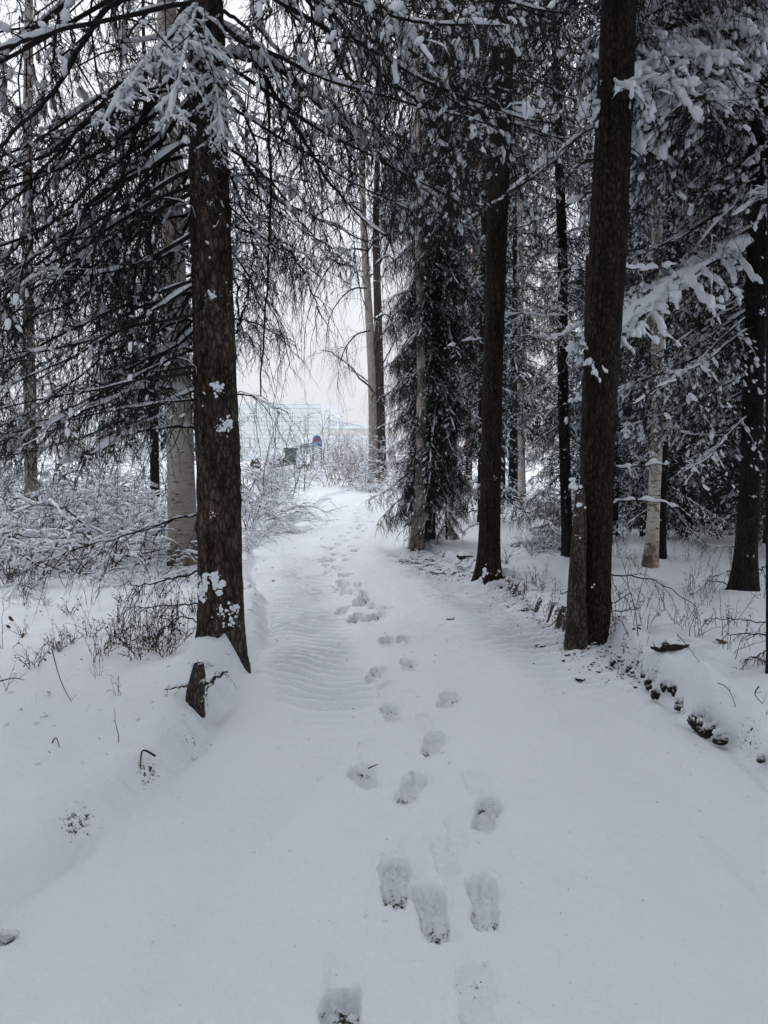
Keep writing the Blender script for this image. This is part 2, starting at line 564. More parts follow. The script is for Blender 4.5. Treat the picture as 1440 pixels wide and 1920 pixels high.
# ------------------------------------------------------------------ ground
# path edges from the photograph (world y -> x)
EL_Y = [-30, 0, 2.6, 3.4, 3.8, 4.4, 5.2, 6.5, 8.0, 9.6, 13, 17, 22, 28, 33, 60]
EL_X = [-1.6, -1.5, -1.36, -1.20, -1.10, -1.04, -1.00, -1.06, -1.35, -1.78, -2.35, -2.2, -2.0, -2.0, -1.0, 20]
ER_Y = [-30, 0, 3.7, 4.45, 5.2, 5.9, 6.5, 8.5, 10.5, 12.3, 16.5, 24, 28, 33, 60]
ER_X = [2.1, 2.05, 1.93, 1.86, 1.88, 1.84, 1.62, 1.47, 1.16, 0.72, 1.1, 1.5, 2.6, 5.0, 30]

MOUNDS = []      # (x, y, radius) of trunks: the snow rises a little round them

# footprints: px, py of the middle, heading in degrees (0 = away from the camera), length scale, depth, soil
PRINTS = [(741, 1652, 2, 1.0, 1.0, .75), (812, 1708, -4, 1.0, 1.0, .75), (909, 1690, 6, 1.05, .8, .45),
          (681, 1452, -14, .95, .9, .8), (770, 1478, 18, 1.0, .8, .6), (912, 1526, 16, 1.0, 1.0, .6), (892, 1466, 4, .8, .35, .1),
          (812, 1396, 14, 1.0, .8, .75), (838, 1314, 16, .95, 1.0, .6), (733, 1336, -6, .95, .9, .6), (798, 1352, 5, .9, .35, .1),
          (704, 1262, 14, 1.05, 1.0, .8), (722, 1290, 6, .9, .5, .2), (765, 1248, 0, .95, .8, .7), (757, 1200, 12, .9, .8, .6), (723, 1203, 0, .9, .9, .75),
          (666, 1160, 10, 1, 1.0, .95), (694, 1160, 20, 1, .9, .8), (683, 1132, 6, 1, 1, .9), (703, 1138, 12, .9, .6, .4), (688, 1122, 0, .9, .7, .3),
          (648, 1110, 0, 1, .9, .6), (650, 1096, 0, 1, .8, .5), (650, 1079, 6, 1, .8, .5), (616, 1077, -6, 1, .9, .5), (630, 1064, -6, 1, .9, .6),
          (622, 1051, 0, 1, .9, .6), (650, 1050, 6, 1, .7, .5), (604, 1052, 0, .9, .5, .3), (628, 1040, 6, 1, .9, .6), (615, 1030, -6, 1, .8, .5),
          (660, 1026, 4, 1, .9, .6), (634, 1020, 0, 1, .9, .6), (651, 1014, 0, 1, .8, .5), (640, 1006, -5, 1, .9, .6), (672, 1008, 10, 1, .6, .3),
          (655, 1000, 0, 1, .9, .6), (682, 996, 0, 1, .9, .6), (660, 991, 0, 1, .9, .5), (676, 986, 10, 1, .9, .6), (690, 990, 10, 1, .6, .4),
          (668, 980, 0, 1, .9, .5), (684, 976, 0, 1, .8, .5), (676, 970, 0, 1, .9, .5), (688, 965, 0, 1, .9, .5), (678, 960, 0, 1, .9, .5),
          (670, 955, 0, 1, .8, .5), (685, 950, 0, 1, .8, .4), (664, 946, 0, 1, .8, .4), (720, 998, 50, 1, .5, .3), (736, 985, 40, 1, .5, .3),
          (838, 1606, 0, .85, .4, .15), (895, 1880, 4, .95, .45, .2), (634, 1925, 3, 1, .9, .8), (648, 1800, 2, 1.1, .10, 0), (640, 1852, 2, 1.1, .10, 0),
          (690, 1400, 0, .9, .25, 0), (860, 1560, 5, .9, .22, 0), (780, 1600, 0, 1.0, .15, 0)]

_rp = np.random.default_rng(12)
for _i in range(46):
    _py = 948 + 210 * _rp.random() ** 1.3
    _px = float(np.interp(_py, [945, 1000, 1050, 1100, 1160], [680, 665, 630, 650, 690])) + _rp.normal() * (10 + (_py - 940) * .08)
    PRINTS.append((_px, _py, _rp.uniform(-14, 16), _rp.uniform(.9, 1.05), _rp.uniform(.5, 1.1), _rp.uniform(.2, .8)))
PRINTS = [(a, b, c, d, e * (1.35 if b < 1220 else 1.0), f) for a, b, c, d, e, f in PRINTS]


def edges(x, y):
    wob = 0.07 * noise3(y * 0.9, 3.3, 0) + 0.05 * noise3(y * 2.7, 8.1, 0) + 0.03 * noise3(y * 7.0, 1.7, 0)
    wob2 = 0.09 * noise3(y * 1.1, 13.3, 0) + 0.07 * noise3(y * 3.1, 18.1, 0) + 0.035 * noise3(y * 8.0, 11.7, 0)
    return np.interp(y, EL_Y, EL_X) + wob * 1.2, np.interp(y, ER_Y, ER_X) + wob2 * (0.45 + 0.75 * sstep(5.5, 7.5, y))


def terrain(x, y, fine=True):
    x = np.asarray(x, float); y = np.asarray(y, float)
    el, er = edges(x, y)
    dl, dr = el - x, x - er
    out = np.maximum(sstep(0.0, 0.5, dl), sstep(0.0, 0.5, dr))
    inn = 1 - out
    near = sstep(45, 25, np.hypot(x, y))
    # undulating snow off the path
    z = out * (0.11 * noise3(x * 0.45, y * 0.45, 1.0) + 0.05 * noise3(x * 1.3, y * 1.3, 4.0) + 0.022 * noise3(x * 3.6, y * 3.6, 2.0)
               + 0.03 * np.abs(noise3(x * 2.3, y * 2.3, 9.0)) * sstep(5, 8, y))
    far = sstep(30, 70, np.hypot(x, y))
    z = z + far * (0.25 * noise3(x * 0.06, y * 0.06, 5.0) + 0.15 * noise3(x * 0.2, y * 0.2, 6.0))
    # banks: soft on the left, a sharper berm on the right
    z = z + 0.070 * sstep(-0.03, 0.09, dl) + 0.04 * sstep(.05, .6, dl) - near * 0.045 * np.exp(-((dl + .055) / .05) ** 2) * np.clip(.7 + 1.6 * noise3(x * 2.2, y * 2.2, 65.0), .1, 1.6) + (0.045 + 0.05 * noise3(x * 1.2, y * 1.2, 7.7)) * np.exp(-((dl - 0.16) / 0.14) ** 2) * near
    ra = np.interp(y, [0, 3.0, 3.6, 4.4, 5.8, 6.6, 8.5, 10.5, 14, 40], [.06, .09, .16, .25, .25, .18, .09, .08, .05, .03])
    lump = 1 + 0.9 * noise3(x * 2.2, y * 2.2, 21.0) + 0.5 * noise3(x * 6, y * 6, 22.0)
    z = z - near * 0.035 * np.exp(-((dr + .05) / .05) ** 2) * np.clip(.7 + 1.6 * noise3(x * 2.2, y * 2.2, 66.0), .1, 1.6)
    berm = sstep(-0.02, 0.055, dr) * (0.45 + 0.55 * np.exp(-np.maximum(dr - 0.16, 0) / 0.32))
    z = z + ra * berm * np.clip(lump, 0.3, 1.8)
    soil = np.zeros_like(z)
    face = np.exp(-((dr - 0.018) / 0.035) ** 2) * sstep(3.3, 4.2, y) * sstep(14, 9, y)
    soil = soil + face * np.clip(0.02 + 1.3 * noise3(x * 4.6, y * 4.6, 31.0), 0, .8) * np.where(y > 6.4, 0.75, 0.9)
    # gravelly turned-up rim on the right, from the big trunk to the birch
    rim = np.exp(-((dr - 0.02) / 0.20) ** 2) * sstep(5.5, 6.2, y) * sstep(13.5, 11.0, y)
    z = z + rim * (0.05 * np.abs(noise3(x * 9, y * 9, 41.0)) + 0.03 * np.abs(noise3(x * 19, y * 19, 42.0)))
    soil = soil + rim * np.clip(0.1 + 1.1 * noise3(x * 7, y * 7, 43.0), 0, 0.75)
    riml = np.exp(-((dl - 0.10) / 0.13) ** 2) * sstep(4.5, 5.4, y) * sstep(16, 11.0, y)
    z = z + riml * (0.05 * np.abs(noise3(x * 6, y * 6, 51.0)) + 0.03 * noise3(x * 15, y * 15, 52.0))
    soil = soil + riml * np.clip(1.2 * noise3(x * 7, y * 7, 53.0) - 0.05, 0, 0.7)
    # the left bank in the foreground: a few crumbs showing
    rl2 = np.exp(-((dl - 0.02) / 0.05) ** 2) * sstep(4.8, 4.0, y)
    z = z + rl2 * 0.03 * noise3(x * 9, y * 9, 61.0)
    soil = soil + rl2 * np.clip(1.4 * noise3(x * 4.1, y * 4.1, 63.0) - 0.25, 0, 0.33)
    # the path: gentle wheel ruts
    mid = (el + er) / 2 + 0.1
    q = x - mid
    rut = np.exp(-((np.abs(q) - 0.86) / 0.26) ** 4)
    z = z - inn * 0.034 * rut + inn * (0.012 * noise3(x * 1.6, y * 0.8, 71.0) + 0.006 * noise3(x * 5, y * 4, 72.0))
    z = z + inn * 0.010 * noise3(x * 4.5, y * 0.35, 73.0)
    for (ax_, ay_), (bx_, by_), dp, wd_ in (((200, 1930), (640, 1400), .034, .075), ((1240, 1440), (1460, 1680), .030, .06), ((640, 1900), (655, 1700), .02, .06), ((1000, 1230), (1160, 1480), .012, .12)):
        a_, b_ = G(ax_, ay_), G(bx_, by_)
        ux, uy = b_[0] - a_[0], b_[1] - a_[1]
        ln_ = math.hypot(ux, uy); ux /= ln_; uy /= ln_
        al = (x - a_[0]) * ux + (y - a_[1]) * uy
        ac_ = (x - a_[0]) * uy - (y - a_[1]) * ux + 0.04 * noise3(x * 1.5, y * 1.5, 75.0)
        z = z - dp * np.exp(-(ac_ / wd_) ** 2) * sstep(-.2, .3, al) * sstep(ln_ + .3, ln_ - .3, al) * np.clip(.8 + .8 * noise3(x * 3, y * 3, 76.0), .2, 1.4)
    z = z + inn * near * (0.008 * noise3(x * 9, y * 9, 77.0) + 0.005 * noise3(x * 22, y * 22, 78.0) + 0.003 * noise3(x * 45, y * 45, 79.0))
    if fine:
        # machine tread: cross ripples in two tracks
        wv = y + 0.14 * noise3(x * 1.5, y * 1.3, 81.0) + 0.07 * noise3(x * 4.5, y * 5, 82.0)
        for cy, cx_, hw, ph, y0, y1, amp, so, sl in (
                ([4.2, 4.6, 6.3, 8.9, 12, 16], [-.30, -.36, -.66, -1.0, -1.25, -1.3], .34, 0, 3.6, 14, .042, .5, 0.10),
                ([5.4, 6.4, 7.4, 8.9, 11, 13], [1.35, 1.30, 1.12, .80, .40, .2], .46, 2, 4.6, 13.5, .046, 1.0, -0.25),
                ([5.4, 13], [1.7, .9], .30, 1, 6.2, 11.5, .050, .9, -0.2)):
            c = np.interp(y, cy, cx_)
            m = np.exp(-np.abs((x - c) / hw) ** 4) * sstep(y0, y0 + 1.8, y) * sstep(y1, y1 - 3, y)
            m = m * np.clip(0.85 + 1.3 * noise3(x * 1.9, y * 1.3, 83.0 + ph), 0.1, 1.4)
            s = np.sin(2 * math.pi * (wv + sl * x) / 0.145 + ph)
            z = z + m * amp * (np.sign(s) * np.abs(s) ** 0.8) - m * 0.012
            soil = soil + m * so * sstep(-0.2, -0.95, s) * np.clip(0.35 + 1.3 * noise3(x * 1.1, y * 1.1, 91.0 + ph), 0, 1)
        c = np.interp(y, [8.5, 11.5], [1.25, .35])      # bare, churned patch by the birch
        m = np.exp(-((x - c) / .45) ** 2 - ((y - 10.3) / 1.3) ** 2)
        soil = soil + m * np.clip(0.34 + 1.0 * noise3(x * 5, y * 9, 96.0), 0, .7)
        # footprints
        for px, py, ang, sc, dep, so in PRINTS:
            p = G(px, py)
            a = R(-ang)
            ddx, ddy = x - p[0], y - p[1]
            sel = (np.abs(ddx) < 0.35) & (np.abs(ddy) < 0.35)
            if not sel.any():
                continue
            lx = ddx[sel] * math.cos(a) + ddy[sel] * math.sin(a)
            ly = -ddx[sel] * math.sin(a) + ddy[sel] * math.cos(a)
            s = ly / (0.158 * sc)
            w = 0.050 + 0.011 * sstep(-0.1, 0.5, s) - 0.005 * np.exp(-((s + 0.15) / 0.22) ** 2)
            seed = px * 0.37 + py * 0.11
            rr = np.sqrt((np.abs(lx + 0.010 * noise3(ly * 14, seed, 0)) / w) ** 2.6 + np.abs(s) ** 3.4)
            rr = rr + 0.20 * noise3(lx * 26 + seed, ly * 26, 5.5) + 0.16 * noise3(lx * 60 + seed, ly * 60, 6.5)
            dn = sstep(1.14, 0.86, rr)
            lug = 0.017 * np.tanh(2.5 * np.sin(ly * 2 * math.pi / 0.038 + 1.6 * np.sin(lx * 60 + seed))) + 0.026 * noise3(lx * 34 + seed, ly * 34, 2.0) + 0.020 * noise3(lx * 70 + seed, ly * 80, 3.0)
            prof_ = 0.040 + 0.016 * s * np.cos(seed) + 0.014 * (np.abs(s) > 0.35)
            z[sel] += dep * (-dn * prof_ + dn * lug * min(1, dep * 1.3) + 0.016 * np.exp(-((rr - 1.28) / 0.16) ** 2) * np.clip(.6 + 1.8 * noise3(lx * 30, ly * 30 + seed, 8.0), 0, 1.8))
            spot = np.exp(-((s - 0.55 * np.sign(math.sin(seed * 3.1))) / 0.32) ** 2)
            soil[sel] += dn * so * spot * np.clip(0.55 + 1.1 * noise3(lx * 22 + seed, ly * 36, 7.0), 0, 1) * 0.85
    for mx, my, mr, ma, mw in MOUNDS:
        rho = np.hypot(x - mx, y - my)
        z = z + ma * np.exp(-np.maximum(rho - mr, 0) / mw) * (1 + 0.6 * noise3(x * 3, y * 3, mx)) * sstep(0.0, 0.1, rho)
    return z, np.clip(soil, 0, 1)


def H(x, y):
    return float(terrain(np.array([x]), np.array([y]), fine=False)[0][0])


# trunks: list of (px, py, width px) up the trunk, at one depth
TRUNKS = {
    'L1': [(414, 1222, 94), (415, 1160, 86), (413, 1060, 82), (410, 900, 81), (400, 600, 75), (391, 300, 69), (386, 0, 60)],
    'L2': [(345, 1062, 62), (343, 1000, 54), (340, 900, 50), (335, 750, 48), (326, 500, 42), (318, 250, 36), (312, 0, 32)],
    'R1': [(915, 1087, 54), (917, 1040, 42), (919, 960, 39), (924, 700, 37), (930, 480, 38), (938, 240, 39), (945, 0, 40)],
    'R2': [(1114, 1196, 78), (1112, 1120, 63), (1118, 960, 60), (1122, 780, 63), (1140, 480, 66), (1150, 240, 63), (1161, 0, 61)],
    'R3': [(1066, 1052, 28), (1063, 1000, 21), (1060, 900, 20), (1055, 700, 20), (1055, 480, 18), (1045, 200, 16), (1040, 0, 14)],
    'R4': [(1218, 1068, 32), (1222, 1020, 25), (1226, 950, 22), (1233, 780, 22), (1233, 600, 21), (1230, 300, 18), (1228, 0, 15)],
    'R5': [(1240, 1053, 20), (1241, 1000, 15), (1243, 900, 14), (1248, 700, 15), (1255, 500, 14), (1262, 300, 12), (1268, 0, 10)],
    'R6': [(1396, 1109, 54), (1398, 1050, 42), (1404, 950, 38), (1411, 780, 36), (1419, 480, 34), (1424, 240, 32), (1428, 0, 30)],
    'R7': [(1446, 1306, 22), (1446, 1200, 18), (1445, 1100, 17), (1444, 900, 16), (1444, 600, 14), (1446, 300, 12)],
    'C': [(780, 1031, 30), (783, 990, 25), (787, 940, 23), (790, 850, 20), (790, 700, 16), (787, 550, 15), (784, 300, 14), (780, 0, 12)],
    'P1': [(702, 908, 24), (701, 850, 19), (698, 700, 16), (690, 560, 14), (680, 400, 12), (676, 150, 8)],
    'P2': [(715, 908, 22), (715, 850, 18), (713, 750, 16), (709, 600, 15), (704, 430, 12), (712, 150, 8)],
    'PO': [(878, 925, 15), (879, 880, 13), (880, 800, 13), (884, 700, 12), (890, 500, 11), (896, 200, 9)],
    'FB': [(60, 985, 26), (58, 900, 22), (55, 700, 21), (52, 500, 19), (52, 200, 16), (55, 0, 14)],
    'Q1': [(966, 940, 11), (967, 800, 10), (970, 600, 9), (974, 300, 8)],
    'Q2': [(979, 945, 17), (978, 880, 14), (976, 700, 13), (975, 400, 11), (973, 100, 9)],
    'Q3': [(1294, 975, 13), (1293, 900, 11), (1291, 780, 10), (1287, 500, 9)],
    'Q4': [(1262, 980, 10), (1262, 860, 9), (1264, 700, 8)],
    'Q5': [(943, 935, 9), (944, 850, 8), (946, 700, 7), (950, 400, 6)],
    'Q6': [(1205, 1010, 11), (1206, 900, 9), (1204, 700, 9), (1200, 450, 8)],
    'Q7': [(1372, 960, 16), (1370, 850, 13), (1368, 600, 11)],
    'S1': [(806, 1020, 20), (808, 900, 18), (814, 700, 16), (826, 400, 13), (840, 0, 9)],
}
BASES, NOMINAL = {}, {}
for k, pl in TRUNKS.items():
    b = G(pl[0][0], pl[0][1], 0.05 if k not in ('C', 'P1', 'P2', 'PO') else 0.03)
    BASES[k] = b
    NOMINAL[k] = b[1]
    if k in ('L1', 'L2', 'R1', 'R2', 'R4', 'R6'):
        for _ in range(8):
            b = b * .5 + .5 * G(pl[0][0], pl[0][1], H(b[0], b[1]) + .05)
        BASES[k] = b
    w = pl[1][2] / F_PX * b[1] / 2
    if b[1] < 15:
        MOUNDS.append((b[0], b[1], w, .085, .22))


p_ = G(393, 1262, .1); MOUNDS.append((p_[0], p_[1] + .05, .10, .17, .12))


def build_ground():
    half = R(31)
    a_d = np.linspace(-half, half, 460)
    a_c = np.concatenate([half + np.cumsum(np.linspace(0.012, 0.16, 30))])
    a_c = a_c[a_c < math.pi - 0.05]
    ang = np.concatenate([-a_c[::-1], a_d, a_c])
    r = np.concatenate([np.linspace(0.15, 1.5, 10)[:-1], np.geomspace(1.5, 30, 600)[:-1], np.geomspace(30, 900, 50)])
    A, Rr = np.meshgrid(ang, r)
    x, y = Rr * np.sin(A), Rr * np.cos(A)
    z, soil = terrain(x.ravel(), y.ravel())
    nr, na = A.shape
    i = (np.arange(nr - 1)[:, None] * na + np.arange(na)[None])
    j = (np.arange(nr - 1)[:, None] * na + (np.arange(na)[None] + 1) % na)
    f = np.stack([i, j, j + na, i + na], -1).reshape(-1, 4)[:, ::-1]
    b = Buf()
    b.add(np.stack([x.ravel(), y.ravel(), z], 1), f4=f)
    cap = np.arange(na)
    c = b.n
    b.add([[0, 0, float(z[:na].mean())]])
    b.f3.append(np.stack([np.full(na, c), (cap + 1) % na, cap], 1).astype(np.int32)); b.m3.append(np.zeros(na, np.int32))
    me = b.mesh('snow_ground', [M_GROUND])
    at = me.attributes.new('soil', 'FLOAT', 'POINT')
    at.data.foreach_set('value', np.concatenate([soil, [0]]).astype(np.float32))
    o = link('snow_ground', me)
    o['kind'] = 'structure'
    return o


build_ground()


PLACES = [(30, 'at the left picture edge'), (200, 'right of the far left birch'), (380, 'beside the grey birch'), (520, 'just right of the big left spruce'), (620, 'before the pale building'),
          (760, 'by the birch pair'), (900, 'behind the slim path birch'), (1000, 'right of the straight trunk'), (1100, 'left of the thickest trunk'), (1215, 'left of the white birch'),
          (1320, 'right of the white birch'), (1400, 'left of the edge spruce'), (9999, 'at the right picture edge')]
RANK = ['nearest', 'second nearest', 'third nearest', 'fourth nearest', 'fifth nearest', 'sixth nearest', 'seventh nearest', 'eighth nearest', 'ninth nearest', 'tenth nearest', 'eleventh nearest', 'twelfth nearest', 'thirteenth nearest', 'fourteenth nearest', 'fifteenth nearest', 'sixteenth nearest', 'seventeenth nearest', 'eighteenth nearest', 'nineteenth nearest', 'twentieth nearest', 'twenty-first nearest', 'twenty-second nearest', 'twenty-third nearest', 'farthest']
PLACED = []


def place_labels():
    """Look-alikes are told apart by the landmark they stand at and how near they are among those there."""
    cells = {}
    for o, desc, px, d in PLACED:
        pl = next(t for lim, t in PLACES if px < lim)
        cells.setdefault((desc, pl), []).append((d, o))
    for (desc, pl), v in cells.items():
        v.sort(key=lambda a: a[0])
        for i, (d, o) in enumerate(v):
            o['label'] = f'{desc} {pl}' + (f', {RANK[min(i, 23)]} there' if len(v) > 1 else '')


# ------------------------------------------------------------------ trunks
def trunk_axis(key, extra_h=0.0):
    """World centre line and radii of a trunk; extended upward past the frame."""
    pl = TRUNKS[key]
    base = BASES[key]
    Y = base[1]
    pts, rad = [], []
    for px, py, w in pl:
        p = AT(px, py, Y)
        pts.append(p)
        rad.append(w / F_PX * Y / 2)
    pts, rad = np.array(pts), np.array(rad)
    pts[0][2] = base[2]
    if extra_h:
        d = norm(pts[-1] - pts[-3]); d = norm(d * 0.5 + np.array([0, 0, 1.0]))
        n = 6
        for i in range(1, n + 1):
            pts = np.vstack([pts, pts[-1] + d * extra_h / n])
            rad = np.append(rad, max(rad[-1] * 0.83, 0.015))
    return pts, rad


def ax_at(pts, z):
    i = int(np.clip(np.searchsorted(pts[:, 2], z) - 1, 0, len(pts) - 2))
    f = (z - pts[i, 2]) / (pts[i + 1, 2] - pts[i, 2])
    return pts[i] * (1 - f) + pts[i + 1] * f


def trunk_buf(pts, rad, base, seed, sides=40, rows=160, rough=0.05, flare=0.25, knots=0, lump=0.05):
    rg = np.random.default_rng(seed)
    P = pts - base
    P = np.vstack([P[0] + np.array([0, 0, -0.25]), P])
    rad = np.concatenate([[rad[0] * 1.05], rad])
    z = np.linspace(P[0, 2], P[-1, 2], rows)
    if rows > 60:       # more rows low down, where one sees them
        z = P[0, 2] + (P[-1, 2] - P[0, 2]) * np.linspace(0, 1, rows) ** 1.25
    cx_ = np.interp(z, P[:, 2], P[:, 0]); cy_ = np.interp(z, P[:, 2], P[:, 1]); r = np.interp(z, P[:, 2], rad)
    k = np.ones(7) / 7
    if rows > 60:
        pad = lambda a: np.convolve(np.pad(a, 3, mode='edge'), k, 'valid')
        cx_, cy_, r = pad(cx_), pad(cy_), pad(r)
    a = np.arange(sides) / sides * 2 * math.pi
    A, Z = np.meshgrid(a, z)
    ca, sa = np.cos(A), np.sin(A)
    Rr = np.repeat(r[:, None], sides, 1)
    Rr = Rr * (1 + lump * noise3(ca * 1.5 + seed, sa * 1.5, Z * 1.2) + rough * noise3(ca * 5 + seed, sa * 5, Z * 5) + rough * 0.6 * noise3(ca * 9, sa * 9 + seed, Z * 14))
    lobes = 0.6 + 0.4 * np.cos(A * 5 + seed) + 0.3 * np.cos(A * 3 + seed * 2)
    Rr = Rr * (1 + flare * lobes * np.exp(-np.maximum(Z, -0.1) / 0.13))
    for _ in range(knots):
        ka, kz = rg.uniform(0, 2 * math.pi), rg.uniform(0.3, 5.5)
        da = np.angle(np.exp(1j * (A - ka)))
        Rr = Rr * (1 + rg.uniform(0.05, 0.14) * np.exp(-(da / 0.22) ** 2 - ((Z - kz) / 0.05) ** 2))
    V = np.stack([cx_[:, None] + Rr * ca, cy_[:, None] + Rr * sa, Z], -1)
    i = np.arange(rows - 1)[:, None] * sides + np.arange(sides)[None]
    j = np.arange(rows - 1)[:, None] * sides + (np.arange(sides)[None] + 1) % sides
    b = Buf()
    b.add(V.reshape(-1, 3), f4=np.stack([i, j, j + sides, i + sides], -1).reshape(-1, 4))
    return b


# ------------------------------------------------------------------ spruce boughs
def bough_geo(rg, L=2.0, n2=26, l2f=0.42, n3=9, l3=0.20, droop=0.25, lift=0.12, hang=0.35, g3=0.5, z3=-0.35, dens=330, nl=0.017, nw=0.0022,
              snow=0.022, sprob=0.7, tprob=0.35, bare=0.0, r0=0.016, t2=0.10, sides=5, twigs=True, ssides=6, sM=9, gap=0.3, nc=0, cs=0.018, crook=0.0, tuft=False, cr=(4, 6)):
    wood, sn = Buf(), Buf()
    s = np.linspace(0, 1, 12)
    ax = np.stack([L * s * (1 - 0.12 * droop * s), (0.05 + crook) * L * np.cumsum(rg.normal(size=12)) / 12, -droop * L * s ** 1.25 + lift * L * s ** 3 + crook * 0.8 * L * np.cumsum(rg.normal(size=12)) / 12 * s], 1)[None]
    ra = (r0 * (1 - 0.85 * s) + 0.002)[None]
    wood.tube(ax, ra, sides, 0)
    S, Ls, t, _ = spawn(rg, ax, n2, t2, 0.99, np.array([L * l2f]), 0.62, 0.78, -0.10, hang, N=7, flat=True, prof=0.72, wig=0.06 + crook, jit=.35 + 3 * crook, zjit=.25 + 2 * crook)
    Ls2 = Ls
    rs = np.linspace(1, 0.3, 7)[None] * (0.0028 + 0.006 * Ls2[:, None]) * (r0 / 0.016)
    wood.tube(S, rs, 3, 0)
    Tw, Lt, t3, idx = spawn(rg, S, n3, 0.08, 1.0, np.full(len(S), l3), 0.5, 0.62, z3, g3, N=5, prof=0.35, zjit=0.35 + crook, wig=.06 + crook)
    if twigs:
        wood.tube(resample(Tw, 4), np.array([1, .9, .7, .4])[None] * np.full((len(Tw), 1), 0.0022), 3, 0)
    live = rg.random(len(Tw)) >= bare
    if tuft:
        live = (rg.random(len(S)) >= bare)[idx] & (t3 > rg.uniform(.15, .6, len(S))[idx])
    if dens:
        needles(rg, wood, Tw[live], dens, nl, nw)
        lv2 = rg.random(len(S)) >= bare
        if lv2.any():
            needles(rg, wood, S[lv2], dens * 0.8, nl, nw, t0=0.35)
        needles(rg, wood, ax, dens, nl, nw, t0=0.75)
    if snow:
        snow_on(rg, sn, ax, ra, np.full(1, snow * 0.9), ssides, 26, 1.0, gap, lump=0.6)
        snow_on(rg, sn, S, rs, snow * rg.uniform(0.5, 1.25, len(S)), ssides, sM, sprob, gap, lump=0.5)
        snow_on(rg, sn, Tw, 0.002, snow * 0.72 * rg.uniform(0.5, 1.2, len(Tw)), max(4, ssides - 1), max(5, sM - 3), tprob, 0.2, lump=0.4)
        if nc:
            clumps(rg, sn, S, nc // 2, cs * 1.15, cr=cr); clumps(rg, sn, Tw, nc - nc // 2, cs, hmin=0.35, cr=cr)
    return wood, sn


BOUGH = {}
MATS_B = [M_TWIG, M_NEEDLE]


def make_boughs(kind, count, seed, mats=MATS_B, **kw):
    out = []
    for i in range(count):
        w, s = bough_geo(np.random.default_rng(seed + i), **kw)
        out.append((w.mesh('branch', mats), s.mesh('branch_snow', [M_SNOW]) if s.n else None, kw.get('L', 2.0)))
    BOUGH[kind] = out


# heavy: thick paws of snow; live: dark with some snow; hang: long curtains; lace: mostly bare hanging twigs
make_boughs('heavy', 3, 100, L=2.0, n2=24, n3=8, l3=0.18, droop=0.34, lift=0.05, hang=0.40, g3=.35, z3=-.2, snow=0.019, sprob=0.8, tprob=0.5, dens=330, sM=12, nc=520, cs=0.013, crook=0.03)
make_boughs('paw', 3, 150, L=2.0, n2=18, n3=9, l3=0.17, l2f=0.36, droop=0.38, lift=0.02, hang=0.18, g3=.25, z3=-.05, snow=0.020, sprob=.95, tprob=0.6, dens=400, sM=14, nc=260, cs=0.013, gap=.1)
make_boughs('live', 3, 200, L=2.0, n2=26, n3=9, l3=0.22, droop=0.30, lift=0.14, hang=0.5, snow=0.010, sprob=0.3, tprob=0.08, nc=160, cs=0.013, crook=0.05)
make_boughs('hang', 3, 300, L=2.4, n2=26, n3=10, l3=0.30, l2f=0.40, droop=0.35, lift=0.16, hang=0.7, g3=0.55, z3=-0.45, snow=0.008, sprob=0.25, tprob=0.03, bare=0.2, dens=360, nc=80, cs=0.012, crook=0.17, tuft=True)
for _i, (_d, _l, _n) in enumerate(((.10, .0, 15), (.28, .05, 18), (.42, .12, 16), (.2, -.1, 14), (.34, .2, 20), (.05, -.15, 16))):
    w_, s_ = bough_geo(np.random.default_rng(400 + _i), L=2.6, n2=_n, n3=10, l3=0.34, l2f=0.46, droop=_d, lift=_l, hang=0.6, g3=0.5, z3=-0.4, snow=0.009, sprob=0.35, tprob=0.03, bare=0.18, dens=340, r0=0.016, nc=70, cs=0.012, crook=0.16, tuft=True)
    BOUGH.setdefault('lace', []).append((w_.mesh('branch', MATS_B), s_.mesh('branch_snow', [M_SNOW]), 2.6))
make_boughs('green', 3, 500, [M_TWIG, M_NEEDLE_G], L=1.6, n2=24, n3=9, l3=0.24, l2f=0.42, droop=0.55, lift=0.12, hang=0.6, g3=0.6, z3=-0.5, snow=0.007, sprob=0.2, tprob=0.02, dens=360, nc=36, cs=0.012, crook=.06)


def put_bough(tree, kind, pos, az, pitch, L, rg, roll=0.0, snow=True, sy=1.0):
    me, sm, Lr = BOUGH[kind][rg.integers(len(BOUGH[kind]))]
    s = L / Lr
    o = link('branch', me, tree, pos, (roll, pitch, az), (s, s * rg.uniform(0.85, 1.15) * sy, s * rg.uniform(0.9, 1.1)))
    if sm is not None and snow:
        link('branch_snow', sm, o)
    return o


def whorls(tree, pts, base, rg, z0, z1, step, n, Lfun, kinds, pitch=(-0.1, 0.3), az_ok=None):
    z = z0
    while z < z1:
        a0 = rg.uniform(0, 2 * math.pi)
        for i in range(n):
            az = a0 + i * 2 * math.pi / n + rg.uniform(-0.35, 0.35)
            az = (az + math.pi) % (2 * math.pi) - math.pi
            if az_ok and not az_ok(az, z):
                continue
            zz = z + rg.uniform(-0.5, 0.5) * step
            p = ax_at(pts, zz) - base
            put_bough(tree, kinds[rg.integers(len(kinds))], p, az, rg.uniform(*pitch), Lfun(zz) * rg.uniform(0.75, 1.2), rg, rg.uniform(-0.2, 0.2))
        z += step


